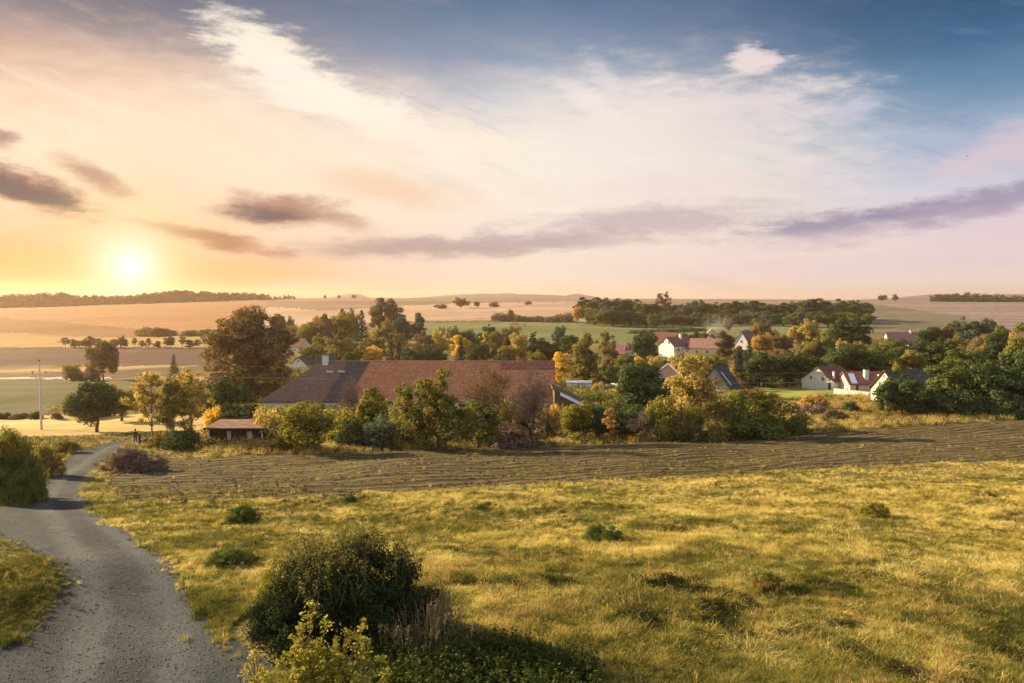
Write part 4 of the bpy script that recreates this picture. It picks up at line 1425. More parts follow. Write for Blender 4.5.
def box_bm(bm, c, s, rz=0.0):
    m = Matrix.Translation(c) @ Matrix.Rotation(rz, 4, 'Z') @ Matrix.Diagonal((s[0], s[1], s[2], 1))
    bmesh.ops.create_cube(bm, size=1.0, matrix=m)


def boxes(name, items, mat, parent=None, loc=None, bevel=0.0):
    bm = bmesh.new()
    for it in items:
        box_bm(bm, Vector(it[0]), it[1], it[2] if len(it) > 2 else 0.0)
    if bevel:
        bmesh.ops.bevel(bm, geom=bm.edges[:], offset=bevel, segments=1, affect='EDGES')
    me = bpy.data.meshes.new(name)
    bm.to_mesh(me)
    bm.free()
    return link(name, me, mat, parent, loc)


def poly_mesh(name, verts, faces, mat, parent=None):
    me = bpy.data.meshes.new(name)
    me.from_pydata([tuple(v) for v in verts], [], faces)
    bm = bmesh.new()
    bm.from_mesh(me)
    bmesh.ops.recalc_face_normals(bm, faces=bm.faces[:])
    bm.to_mesh(me)
    bm.free()
    return link(name, me, mat, parent)


def slab(name, quads, th, mat, parent):
    """thick roof planes: each polygon of top points is given a parallel underside"""
    V, Fc = [], []
    for q in quads:
        n0 = len(V)
        q = [Vector(p) for p in q]
        nrm = (q[1] - q[0]).cross(q[2] - q[0]).normalized()
        if nrm.z < 0:
            nrm = -nrm
        k = len(q)
        V += q + [p - nrm * th for p in q]
        Fc.append(tuple(range(n0, n0 + k)))
        Fc.append(tuple(range(n0 + 2 * k - 1, n0 + k - 1, -1)))
        for i in range(k):
            j = (i + 1) % k
            Fc.append((n0 + i, n0 + j, n0 + k + j, n0 + k + i))
    return poly_mesh(name, V, Fc, mat, parent)


def opening(kind, root, L, Wd, side, along, z, w, h, pane=None):
    """a window or door: frame bars standing proud of the wall and a dark pane behind them"""
    t = 0.07
    bars = [((0, 0, h / 2 - t / 2), (w, 0.08, t)), ((0, 0, -h / 2 + t / 2), (w, 0.08, t)),
            ((-w / 2 + t / 2, 0, 0), (t, 0.08, h - 2 * t)), ((w / 2 - t / 2, 0, 0), (t, 0.08, h - 2 * t))]
    if kind == 'window':
        bars.append(((0, 0, 0), (t * 0.7, 0.06, h - 2 * t)))
    f = boxes(kind, bars, MAT['frame'], root)
    p = boxes('pane' if kind == 'window' else 'door_leaf', [((0, 0.015, 0), (w - 2 * t, 0.03, h - 2 * t))], pane or MAT['dark'], f)
    if side == 'f':
        f.location, f.rotation_euler = (along, -Wd / 2 - 0.03, z), (0, 0, 0)
    elif side == 'l':
        f.location, f.rotation_euler = (-L / 2 - 0.03, along, z), (0, 0, -math.pi / 2)
    elif side == 'r':
        f.location, f.rotation_euler = (L / 2 + 0.03, along, z), (0, 0, math.pi / 2)
    return f


def house(name, label, px, base, L, Wd, eave, ridge, rot, wall, roof, wins=(), doors=(), chims=(), hip=(0, 0), over=0.35, cat='house', verge=None, group=None, th=0.16):
    p = hit(px, base)
    root = empty(name, p, math.radians(rot))
    tag(root, label, cat, group)
    l, w = L / 2, Wd / 2
    D = -1.2
    V = [(-l, -w, D), (l, -w, D), (l, w, D), (-l, w, D), (-l, -w, eave), (l, -w, eave), (l, w, eave), (-l, w, eave)]
    Fc = [(0, 1, 5, 4), (2, 3, 7, 6), (0, 3, 2, 1)]
    ra, rb = -l + hip[0], l - hip[1]
    if hip[0] == 0:
        V.append((-l, 0, ridge - 0.05))
        Fc.append((3, 0, 4, len(V) - 1, 7))
    else:
        Fc.append((3, 0, 4, 7))
    if hip[1] == 0:
        V.append((l, 0, ridge - 0.05))
        Fc.append((1, 2, 6, len(V) - 1, 5))
    else:
        Fc.append((1, 2, 6, 5))
    poly_mesh('wall', V, Fc, MAT[wall], root)
    sl = (ridge - eave) / w
    ez = eave - over * sl
    up = 0.10
    xl = -l - (over if hip[0] == 0 else over)
    xr = l + over
    al = ra - (over if hip[0] == 0 else 0)
    ar = rb + (over if hip[1] == 0 else 0)
    quads = [[(xl, -w - over, ez + up), (xr, -w - over, ez + up), (ar, 0, ridge + up), (al, 0, ridge + up)],
             [(xr, w + over, ez + up), (xl, w + over, ez + up), (al, 0, ridge + up), (ar, 0, ridge + up)]]
    if hip[0]:
        quads.append([(xl, w + over, ez + up), (xl, -w - over, ez + up), (al, 0, ridge + up)])
    if hip[1]:
        quads.append([(xr, -w - over, ez + up), (xr, w + over, ez + up), (ar, 0, ridge + up)])
    rf = slab('roof', quads, th, MAT[roof], root)
    for (cx, cy, top, cw) in chims:
        zb = ridge - abs(cy) * sl - 0.6
        ch = boxes('chimney', [((cx, cy, (zb + top) / 2), (cw, cw, top - zb))], MAT['white'], rf, bevel=0.02)
        boxes('chimney_cap', [((cx, cy, top + 0.06), (cw + 0.16, cw + 0.16, 0.12))], MAT['browndark'], root)
    for wdef in wins:
        opening('window', root, L, Wd, *wdef)
    for ddef in doors:
        opening('door', root, L, Wd, *ddef)
    if verge:
        x = -l - over - 0.05
        for s in (-1, 1):
            a, b = Vector((x, s * (w + over), ez + up)), Vector((x, 0, ridge + up))
            poly_mesh('verge_board', [a, b, b - Vector((0, 0, .35)), a - Vector((0, 0, .35)), a + Vector((.12, 0, 0)), b + Vector((.12, 0, 0)), b + Vector((.12, 0, -.35)), a + Vector((.12, 0, -.35))],
                      [(0, 1, 2, 3), (7, 6, 5, 4), (0, 4, 5, 1), (1, 5, 6, 2), (2, 6, 7, 3), (3, 7, 4, 0)], MAT[verge], root)
    return root


def build_barn():
    """the long farm barn: hipped brown end on the left, weathered red tiles to a gable on the right"""
    a = hit(262, 415)
    b = hit(556, 415)
    y = 131.0
    xa, xb = (259 - 512) / F * y, (557 - 512) / F * y
    zb = float(ground_z((xa + xb) / 2, y))
    root = empty('farm_barn', (xa, y, zb))
    tag(root, 'long farm barn with brown hipped end and weathered red tiled roof behind the hedge trees', 'barn')
    L, Wd = xb - xa, 15.0
    ez = z_at(512, 400.5, y) - zb
    rz = z_at(512, 362.0, y + Wd / 2) - zb
    hip = 8.4
    o = 0.35
    V = [(0.4, 0, -1.5), (L, 0, -1.5), (L, Wd, -1.5), (0.4, Wd, -1.5), (0.4, 0, ez), (L, 0, ez), (L, Wd, ez), (0.4, Wd, ez), (L, Wd / 2, rz - .1)]
    poly_mesh('wall', V, [(0, 1, 5, 4), (2, 3, 7, 6), (3, 0, 4, 7), (1, 2, 6, 8, 5), (0, 3, 2, 1)], MAT['white'], root)
    k = (rz - ez) / (Wd / 2)
    lo = ez - o * k

    def sect(xl0, xl1, xr0, xr1, dz=0.0):
        # front and rear planes between two slanting cuts (x at eave, x at ridge)
        return [[(xl0, -o, lo + .12 + dz), (xr0, -o, lo + .12 + dz), (xr1, Wd / 2, rz + .12 + dz), (xl1, Wd / 2, rz + .12 + dz)],
                [(xr0, Wd + o, lo + .12 + dz), (xl0, Wd + o, lo + .12 + dz), (xl1, Wd / 2, rz + .12 + dz), (xr1, Wd / 2, rz + .12 + dz)]]

    def X(px):
        return (px - 259) / F * y
    q = sect(0.0 - o, hip, X(322), X(338))
    q.append([(-o, Wd + o, lo + .12), (-o, -o, lo + .12), (hip, Wd / 2, rz + .12)])
    r1 = slab('roof', q, .2, MAT['brownt'], root)
    r1['label'] = 'plain brown tiled hipped section of the roof'
    r2 = slab('roof', sect(X(322), X(338), X(345), X(362), 0.006), .2, MAT['browndark'], root)
    r2['label'] = 'darker grey-brown strip of the roof'
    r3 = slab('roof', sect(X(345), X(362), L - X(300) + X(300), L, 0.0), .2, MAT['redold'], root)
    r3['label'] = 'weathered red tiled section of the roof'
    # the old rafters have sagged: the sunny slope is uneven
    bm = bmesh.new()
    bm.from_mesh(r3.data)
    bmesh.ops.subdivide_edges(bm, edges=[e for e in bm.edges if e.calc_length() > 3], cuts=14, use_grid_fill=True)
    for v in bm.verts:
        n_ = float(vnoise(np.array(v.co.x * .22), np.array(v.co.y * .3), 81) + .5 * vnoise(np.array(v.co.x * .7), np.array(v.co.y * .6), 82))
        v.co.z += n_ * .22
    bm.to_mesh(r3.data)
    bm.free()
    r4 = slab('ridge_strip', [[(X(500), Wd / 2 - 1.7, rz + .26 - 1.7 * k), (L + .05, Wd / 2 - 1.7, rz + .26 - 1.7 * k), (L + .05, Wd / 2, rz + .26), (X(500), Wd / 2, rz + .26)]], .03, MAT['red'], r3)
    # row of pale ridge caps
    boxes('ridge_cap', [((hip + (L - hip) * (i + .5) / 90, Wd / 2, rz + .17), ((L - hip) / 90 - .03, .34, .14)) for i in range(90)], MAT['pinkt'], r3)
    ch = boxes('chimney', [((X(315), Wd / 2 - .4, rz + .3), (1.0, .8, 1.9))], MAT['white'], r1, bevel=.03)
    boxes('chimney_cap', [((X(315), Wd / 2 - .4, rz + 1.32), (1.25, 1.05, .12))], MAT['browndark'], root)
    for x in (X(334), X(322)):
        boxes('roof_patch', [((0, 0, 0), (1.2, .06, .7))], MAT['sheet'], r1, (x, Wd / 2 - 2.3, rz + .2 - 2.3 * k)).rotation_euler = (math.atan(k) - math.pi / 2 + math.pi / 2, 0, 0)
    for px in (352, 490, 512):
        f = opening('window', root, 0, 0, 'f', X(px), 1.3, 1.3, 1.0)
    f = opening('door', root, 0, 0, 'f', X(343), 1.1, 1.3, 2.2)
    f = opening('door', root, 0, 0, 'f', X(468), 1.4, 3.4, 2.8, MAT['timber'])


def build_lean_to():
    p = hit(580, 418)
    y = 126.0
    x0, x1 = (553 - 512) / F * y, (603 - 512) / F * y
    z0 = float(ground_z((x0 + x1) / 2, y))
    root = empty('lean_to_shed', (x0, y, z0))
    tag(root, 'low shed with a mossy brown sloping roof against the right end of the barn', 'shed')
    zl, zr, L, Dp = z_at(512, 385, y + 5) - z0, z_at(512, 413, y) - z0, x1 - x0, 9.0
    V = [(0.3, .3, -1.2), (L - .3, .3, -1.2), (L - .3, Dp - .3, -1.2), (.3, Dp - .3, -1.2), (.3, .3, zl - .35), (L - .3, .3, zr - .1), (L - .3, Dp - .3, zr - .1), (.3, Dp - .3, zl - .35)]
    poly_mesh('wall', V, [(0, 1, 5, 4), (1, 2, 6, 5), (2, 3, 7, 6), (3, 0, 4, 7), (0, 3, 2, 1)], MAT['moss'], root)
    slab('roof', [[(0, 0, zl), (L, 0, zr), (L, Dp, zr), (0, Dp, zl)]], .18, MAT['moss'], root)
    a, b = Vector((L * .15, -.08, zl + (zr - zl) * .15 + .02)), Vector((L * .62, -.08, zl + (zr - zl) * .62 + .02))
    d = Vector((0, .07, 0))
    e = Vector((0, 0, -.55))
    poly_mesh('verge_board', [a, b, b + e, a + e, a + d, b + d, b + d + e, a + d + e], [(0, 1, 2, 3), (7, 6, 5, 4), (0, 4, 5, 1), (1, 5, 6, 2), (2, 6, 7, 3), (3, 7, 4, 0)], MAT['sheet'], root)


def build_open_shed():
    p0, p1 = hit(208, 447), hit(261, 447)
    y = p0.y
    x0, x1 = p0.x, (261 - 512) / F * y
    z0 = float(ground_z((x0 + x1) / 2, y)) - .05
    root = empty('open_shed', (x0, y, z0))
    tag(root, 'low dark timber shed with flat rusty roof and pale posts under the huge tree', 'shed')
    L, Dp, hh = x1 - x0, 4.2, z_at(512, 428.5, y) - z0
    boxes('wall', [((L / 2, Dp - .06, hh / 2 - .3), (L - .2, .12, hh + .4)), ((.16, Dp / 2, hh / 2 - .3), (.12, Dp - .3, hh + .4)), ((L - .16, Dp / 2, hh / 2 - .3), (.12, Dp - .3, hh + .4)),
                   ((L * .195, .25, hh / 2 - .3), (L * .27, .1, hh + .3)), ((L * .555, .25, hh / 2 - .3), (L * .29, .1, hh + .3)), ((L * .90, .25, hh / 2 - .3), (L * .17, .1, hh + .3))], MAT['timber'], root)  # near-black front boards stand in for the shaded open interior
    for px in (228, 249):
        x = (px - 208) / F * y
        boxes('pale_panel', [((x, .3, hh * .5 - .1), (.62, .08, hh * .78))], MAT['palewood'], root)  # pale upright panels closing the gaps in the front
    for x in (.12, L - .12):
        boxes('post', [((x, .12, hh / 2 - .3), (.17, .17, hh + .5))], MAT['palewood'], root, bevel=.01)
    slab('roof', [[(-.35, -.45, hh + .12), (L + .35, -.45, hh + .12), (L + .25, Dp + .4, hh + .32), (-.25, Dp + .4, hh + .32)]], .10, MAT['rustroof'], root)
    boxes('fascia', [((L / 2, -.47, hh + .02), (L + .7, .05, .16))], MAT['timber'], root)


def build_houses():
    house('white_cottage', 'white gabled cottage with brown tiled roof at the edge of the lawn', 828, 388.5, 7.8, 9.2, 2.3, 5.4, 31, 'white', 'maroon',
          wins=[('l', 1.9, 2.7, .8, .9), ('l', -1.5, 2.7, .8, .9), ('f', 1.5, 1.3, .9, .9)], doors=[('l', -3.4, 1.0, .9, 2.0)], chims=[(-2.9, -3.7, 4.6, .42)])
    an = house('red_annex', 'low red-roofed annex with a white chimney beside the white cottage', 861, 389, 8.6, 6.4, 1.6, 4.1, 4, 'pinkwall', 'red',
               wins=[('f', 1.0, .8, .8, .6)], chims=[(.1, -1.9, 4.7, .95)], doors=[('f', -2.6, .7, .8, 1.5)])
    sl = 2.5 / 3.2
    slab('roof_sheet', [[(-3.9, -3.2, 1.52 + .2), (-2.5, -3.2, 1.52 + .2), (-2.2, -.6, 3.63 + .14), (-3.6, -.6, 3.63 + .14)]], .03, MAT['sheet'], an)
    boxes('roof_vent', [((3.6, -1.6, 3.1), (.9, .7, .8))], MAT['sheet'], an, bevel=.05)
    house('slate_barn', 'long dark slate-roofed barn with a cream gable behind dark trees', 927, 403, 18.5, 7.6, 2.9, 6.4, 13, 'cream', 'slate',
          wins=[('l', 1.2, 3.6, .9, 1.1), ('l', -1.0, 3.6, .9, 1.1), ('l', .2, 5.2, .6, .7)], doors=[('l', -1.6, 1.1, 1.5, 2.2)], cat='barn')
    house('balcony_house', 'white house with brown roof, chimney and dark balcony in the village centre', 677, 357, 11.5, 8.6, 4.8, 8.0, 32, 'white', 'purple',
          wins=[('l', 1.8, 6.0, 1.0, 1.2), ('l', -1.5, 6.0, 1.0, 1.2), ('f', -3.4, 3.2, 1.0, 1.3), ('f', -.6, 1.2, 1.0, 1.2)], chims=[(.8, -.9, 9.2, .9)], doors=[('f', 3.4, 3.3, 2.4, 2.0)])
    house('orange_roof_house', 'house with a bright orange tiled roof behind the white balcony house', 662, 352, 10.5, 9.0, 4.4, 8.4, -14, 'cream', 'orange', wins=[('f', -2, 2.6, 1, 1.2), ('f', 1.6, 2.6, 1, 1.2)])
    house('pink_roof_house', 'house with pale red roof and yellowish gable right of the white balcony house', 704, 357, 10.0, 8.0, 3.8, 7.2, -18, 'cream', 'pinkt',
          wins=[('r', 0, 4.2, .9, 1.1), ('f', -2.5, 2.3, .9, 1.1), ('f', 1.5, 2.3, .9, 1.1)], chims=[(1.5, .5, 8.0, .7)])
    house('link_building', 'small plum-roofed building squeezed between the balcony house and the pale red roof', 693, 357, 4.2, 5.0, 3.6, 6.2, -6, 'white', 'purple', wins=[('f', 0, 2.2, .8, 1.0)])
    house('far_gable_house', 'far white gable standing in the village smoke', 711, 346, 9.0, 5.4, 5.6, 8.2, 78, 'white', 'pinkt', wins=[('l', 0, 5.2, .9, 1.1)])
    house('plum_roof_house', 'steep plum-roofed house behind the dark conifers of the village', 745, 354, 8.0, 7.5, 4.2, 9.6, 50, 'white', 'purple', wins=[('l', 0, 5.4, .9, 1.1)])
    house('teal_roof_barn', 'pale barn with a teal sheet roof above the plum-roofed house', 750, 346, 9.0, 6.0, 5.2, 8.0, 24, 'white', 'teal', cat='barn', wins=[('f', 0, 3.0, 1.2, 1.2)])
    house('hipped_house', 'small white house with a hipped brown roof left of the dark upright tree', 628, 361, 5.2, 5.0, 4.4, 6.4, 20, 'white', 'purple', hip=(1.9, 1.9), wins=[('f', .3, 3.0, .8, 1.1), ('l', 0, 3.0, .8, 1.1)])
    house('long_pink_house', 'long low house with a dusty pink roof running left from the hipped house', 615, 361, 9.0, 7.0, 3.0, 6.0, -12, 'cream', 'pinkt', wins=[('f', -2, 1.9, .9, 1.0), ('f', 1, 1.9, .9, 1.0)])
    house('salmon_house', 'salmon gabled house with white verge boards behind the tall golden tree', 674, 388, 8.0, 7.6, 3.4, 6.4, 58, 'salmon', 'pinkt', verge='sheet', wins=[('l', 1.2, 2.2, .9, 1.1), ('l', -1.4, 2.2, .9, 1.1)])
    ho = house('steep_roof_house', 'steep dark green roofed house with a grey gable right of the tall golden tree', 719, 398, 8.0, 9.4, .9, 6.9, 62, 'grey', 'greenr', wins=[('l', .6, 2.4, 1.0, 1.1)])
    k = 6.0 / 4.7
    slab('skylight', [[(-2.6, -3.1, 6.9 - 3.1 * k + .16), (-2.2, -3.1, 6.9 - 3.1 * k + .16), (-2.2, -1.0, 6.9 - 1.0 * k + .16), (-2.6, -1.0, 6.9 - 1.0 * k + .16)]], .04, MAT['sheet'], ho)
    boxes('gutter', [((0, -5.12, .55), (8.6, .14, .16))], MAT['sheet'], ho)
    house('valley_house', 'distant house with red-brown roof and white walls on the left slope', 295, 354, 11.5, 8.0, 3.6, 7.0, -22, 'white', 'maroon', wins=[('f', -3, 2.2, .9, 1.1), ('f', 0, 2.2, .9, 1.1), ('f', 3, 2.2, .9, 1.1), ('r', 0, 4.2, .9, 1.0)])
    house('white_gable_house', 'white gable peeping over the left end of the barn roof', 303, 371, 8.0, 5.4, 2.6, 5.0, 84, 'white', 'browndark', wins=[('l', 0, 3.6, .6, .8)])
    house('grey_roof_house', 'grey-roofed house just behind the barn chimney', 326, 371, 6.0, 6.0, 2.8, 5.4, 10, 'white', 'slate', wins=[('f', 0, 1.7, .8, 1.0)])
    house('cream_gable_house', 'little cream gable above the brown barn ridge', 338, 370, 4.0, 3.2, 2.6, 4.0, 86, 'cream', 'browndark', wins=[('l', 0, 2.6, .5, .6)])
    house('ridge_house', 'far house with a long plum roof and white wall near the pale fields', 905, 349, 16.0, 8.5, 3.8, 7.4, -8, 'white', 'purple', wins=[('f', -5, 2.2, 1, 1.2), ('f', -2, 2.2, 1, 1.2), ('f', 1.2, 2.2, 1, 1.2), ('f', 4.4, 2.2, 1, 1.2)], chims=[(2, -.4, 8.3, .7)])
    house('white_outbuilding', 'white outbuilding in front of the far house with the long plum roof', 912, 354, 4.8, 4.2, 3.2, 4.6, 15, 'white', 'purple', wins=[('f', 0, 1.8, .8, .9)])
    house('cream_cottage', 'pale gable half hidden by golden trees left of the dark lawn trees', 791, 355, 6.0, 4.6, 3.4, 5.6, 100, 'peach', 'purple', wins=[('l', 0, 3.0, .7, .9)])
    # small flat-roofed sheds beyond the end of the barn
    for px, bs, L, hh, lab in ((579, 395, 5.5, 2.7, 'cream flat-roofed shed beyond the right end of the barn'), (616, 395, 1.8, 2.1, 'little white shed beside the big dark round tree')):
        p = hit(px, bs)
        r = empty('flat_shed', p, math.radians(-4))
        tag(r, lab, 'shed')
        boxes('wall', [((0, 1.5, hh / 2 - .4), (L, 3.0, hh + .8))], MAT['white'], r)
        slab('roof', [[(-L / 2 - .15, -.2, hh + .06), (L / 2 + .15, -.2, hh + .06), (L / 2 + .15, 3.2, hh + .2), (-L / 2 - .15, 3.2, hh + .2)]], .05, MAT['sheet'], r)
        if L > 3:
            boxes('door', [((-L * .36, -.03, .95), (.9, .06, 1.9))], MAT['palewood'], r)
    # garden wall by the annex
    a, b = hit(834, 394), hit(876, 395.5)
    d = b - a
    r = empty('garden_wall', a, math.atan2(d.y, d.x))
    tag(r, 'low dusty pink garden wall in front of the red-roofed annex', 'wall')
    Lw = d.xy.length
    boxes('wall', [((Lw / 2, 0, .45), (Lw, .3, 1.5))], MAT['pinkwall'], r)
    boxes('coping', [((Lw / 2, 0, 1.24), (Lw + .1, .42, .08))], MAT['concrete'], r)
    # white tank on the grass by the wall
    p = hit(870, 397)
    r = empty('water_tank', p, .2)
    tag(r, 'white plastic tank on the grass by the garden wall', 'tank')
    bm = bmesh.new()
    bmesh.ops.create_cone(bm, cap_ends=True, segments=20, radius1=.45, radius2=.45, depth=1.5, matrix=Matrix.Translation((0, 0, .5)) @ Matrix.Rotation(math.pi / 2, 4, 'Y'))
    bmesh.ops.bevel(bm, geom=[e for e in bm.edges if len(e.link_faces) == 2 and e.calc_face_angle(0) > 1], offset=.1, segments=2, affect='EDGES')
    me = bpy.data.meshes.new('barrel')
    bm.to_mesh(me)
    bm.free()
    link('barrel', me, MAT['sheet'], r)
    boxes('cradle', [((-.45, 0, .08), (.12, .8, .2)), ((.45, 0, .08), (.12, .8, .2))], MAT['timber'], r)


build_barn()
build_lean_to()
build_open_shed()
build_houses()


# ------------------------------------------------------------------ pole, wires, marker, person, bird, smoke
def build_pole():
    p = hit(41.5, 430)
    h = z_at(41.5, 361.5, p.y) - p.z
    r = empty('utility_pole', p)
    tag(r, 'pale concrete power pole with a forked crossarm on the stubble at the left', 'pole')
    g = Geo().tube([(0, 0, -.6), (0, 0, h * .5), (0, 0, h)], [.19, .15, .09], 10)
    link('shaft', g.mesh('shaft', True), MAT['concrete'], r)
    ca = h * .74
    tips = []
    for s in (-1, 1):
        g = Geo().tube([(0, -.12, ca), (s * .55, -.12, ca + .25), (s * 1.05, -.12, ca + .95)], [.075, .07, .06], 6)
        link('crossarm', g.mesh('crossarm', True), MAT['concrete'], r)
        tips.append((s * 1.05, -.12, ca + .95))
    tips.append((0, 0, h))
    ins = None
    for t in tips:
        g = Geo()
        for k, (rr, zz) in enumerate(((.05, 0), (.10, .08), (.05, .14), (.10, .2), (.04, .3))):
            pass
        g.tube([(t[0], t[1], t[2] - .02), (t[0], t[1], t[2] + .06), (t[0], t[1], t[2] + .13), (t[0], t[1], t[2] + .2), (t[0], t[1], t[2] + .32)], [.05, .11, .06, .11, .05], 8)
        link('insulator', g.mesh('insulator', True), MAT['browndark'], r)
    for i, t in enumerate(tips):
        a = Vector(t) + p + Vector((0, 0, .3))
        for end, nm in (((1500, 344), 0), ((-700, 356), 1)):
            e = ray(*end)
            yy = 205.0 if nm == 0 else 120.0
            b = CAM + e / e.y * yy + Vector((t[0], 0, t[2] - h))
            pts = []
            for k in range(25):
                s = k / 24
                q = a.lerp(b, s)
                q.z -= (4.5 if nm == 0 else 1.5) * 4 * s * (1 - s)
                pts.append(tuple(q))
            g = Geo().tube(pts, [.016] * 25, 4)
            o = link('power_line', g.mesh('power_line'), MAT['grey'])
            where = ['lower left', 'lower right', 'top'][i]
            tag(o, 'thin power line hung from the %s insulator of the concrete pole towards the %s' % (where, 'village' if nm == 0 else 'left'), 'cable', 'power lines')


def build_person():
    p = hit(135.6, 444)
    h = 1.78
    bm = bmesh.new()
    me = bpy.data.meshes.new('person')
    vs = [(0, 0, .95), (0, .0, 1.15), (0, .0, 1.38), (0, -.01, 1.50), (0, -.03, 1.62), (0, -.03, 1.74),
          (-.10, 0, .90), (-.12, -.03, .50), (-.13, .02, .08), (-.13, -.12, .04),
          (.10, 0, .90), (.13, .05, .50), (.14, .12, .08), (.14, -.02, .04),
          (-.19, 0, 1.42), (-.26, .03, 1.14), (-.25, -.08, .90), (-.25, -.11, .80),
          (.19, 0, 1.42), (.27, .02, 1.14), (.25, -.10, .91), (.25, -.13, .81)]
    ed = [(0, 1), (1, 2), (2, 3), (3, 4), (4, 5), (0, 6), (6, 7), (7, 8), (8, 9), (0, 10), (10, 11), (11, 12), (12, 13), (2, 14), (14, 15), (15, 16), (16, 17), (2, 18), (18, 19), (19, 20), (20, 21)]
    rad = [(.15, .11), (.14, .10), (.17, .11), (.06, .06), (.085, .095), (.07, .085), (.095, .10), (.065, .07), (.05, .055), (.04, .035), (.095, .10), (.065, .07), (.05, .055), (.04, .035),
           (.065, .065), (.05, .05), (.035, .035), (.03, .04), (.065, .065), (.05, .05), (.035, .035), (.03, .04)]
    me.from_pydata(vs, ed, [])
    tmp = bpy.data.objects.new('tmp_person', me)
    col.objects.link(tmp)
    md = tmp.modifiers.new('skin', 'SKIN')
    for i, v in enumerate(me.skin_vertices[0].data):
        v.radius = rad[i]
        v.use_root = (i == 0)
    tmp.modifiers.new('sub', 'SUBSURF').levels = 2
    dg = bpy.context.evaluated_depsgraph_get()
    m2 = bpy.data.meshes.new_from_object(tmp.evaluated_get(dg))
    bpy.data.objects.remove(tmp)
    skin = plain_mat('skin', (.42, .26, .18), (.50, .32, .23), 6)
    coat = plain_mat('dark_coat', (.020, .022, .030), (.035, .036, .045), 6)
    trou = plain_mat('dark_trousers', (.028, .028, .034), (.045, .044, .05), 6)
    m2.materials.clear()
    for m in (skin, coat, trou):
        m2.materials.append(m)
    for f in m2.polygons:
        z = f.center.z
        f.use_smooth = True
        f.material_index = 0 if z > 1.50 or (z < .86 and abs(f.center.x) > .215) else (1 if z > .88 else 2)
    m2.name = 'person'
    o = bpy.data.objects.new('person', m2)
    col.objects.link(o)
    o.location = p
    o.rotation_euler = (0, 0, math.radians(200))
    tag(o, 'person in dark clothes standing where the gravel track passes the golden trees', 'person')
    v, q = clump_leaves([(0, .01, 1.72)], [.105], 260, .06, np.random.default_rng(3), fill=.2)
    link('hair', make_mesh('hair', v, q), coat, o)
    # post beside the person
    p = hit(139.6, 446.5)
    r = empty('wooden_post', p)
    tag(r, 'short dark wooden post at the track end just right of the person', 'post')
    g = Geo().tube([(0, 0, -.4), (.02, 0, .7), (.03, 0, 1.32)], [.13, .12, .115], 8)
    link('shaft', g.mesh('shaft', True), MAT['timber'], r)
    g = Geo().tube([(.03, 0, 1.30), (.03, 0, 1.36), (.03, 0, 1.42)], [.13, .12, .03], 8)
    link('post_cap', g.mesh('post_cap', True), BARK, r)
    p = hit(89, 386)
    r = empty('marker_post', p)
    tag(r, 'short white marker post beside the country road at the left', 'post')
    boxes('shaft', [((0, 0, .55), (.42, .3, 1.9))], MAT['sheet'], r, bevel=.03)
    boxes('band', [((0, 0, 1.3), (.44, .32, .14))], MAT['dark'], r)
    # bird high on the right
    e = ray(966, 156)
    b = CAM + e / e.y * 150
    V = [(-.28, 0, 0), (.26, 0, .02), (-.02, -.07, 0), (-.02, .07, 0), (0, 0, .07), (0, 0, -.06), (.05, -.5, .16), (-.12, -.48, .15), (.05, .5, .16), (-.12, .48, .15), (-.14, -.06, .02), (-.14, .06, .02), (.1, -.05, .02), (.1, .05, .02)]
    Fc = [(0, 2, 4), (2, 1, 4), (1, 3, 4), (3, 0, 4), (2, 0, 5), (1, 2, 5), (3, 1, 5), (0, 3, 5), (12, 6, 7, 10), (13, 11, 9, 8)]
    o = poly_mesh('bird', V, Fc, MAT['timber'])
    o.location = b
    o.rotation_euler = (.2, .1, .6)
    tag(o, 'tiny dark bird flying high in the sky at the right', 'bird')


def build_smoke():
    """thin white chimney smoke lying over the far white gable"""
    p = hit(716, 346)
    bm = bmesh.new()
    bmesh.ops.create_icosphere(bm, subdivisions=3, radius=1.0)
    for v in bm.verts:
        v.co = Vector((v.co.x * 11, v.co.y * 6, v.co.z * 7))
        v.co.x += v.co.z * .5
    me = bpy.data.meshes.new('smoke')
    bm.to_mesh(me)
    bm.free()
    m, T = mat_new('smoke')
    tc = T.node('ShaderNodeTexCoord')
    sp = T.node('ShaderNodeVectorMath', operation='LENGTH')
    mp = T.node('ShaderNodeMapping')
    mp.inputs['Scale'].default_value = (1 / 10.5, 1 / 6, 1 / 6.6)
    T.l.new(tc.outputs['Object'], mp.inputs[0])
    T.l.new(mp.outputs[0], sp.inputs[0])
    n = T.noise(tc.outputs['Object'], .22, 4, .6)
    d = T.m('MULTIPLY', T.smooth(sp.outputs['Value'], 1.0, .1), T.smooth(n, .4, .7))
    v = T.node('ShaderNodeVolumePrincipled')
    v.inputs['Color'].default_value = (.95, .95, .96, 1)
    v.inputs['Anisotropy'].default_value = .2
    T.l.new(T.m('MULTIPLY', d, .06), v.inputs['Density'])
    T.l.new(v.outputs[0], T.out.inputs['Volume'])
    o = link('smoke', me, m, None, p + Vector((0, 0, 11)))
    tag(o, kind='stuff')


build_pole()
build_person()
build_smoke()

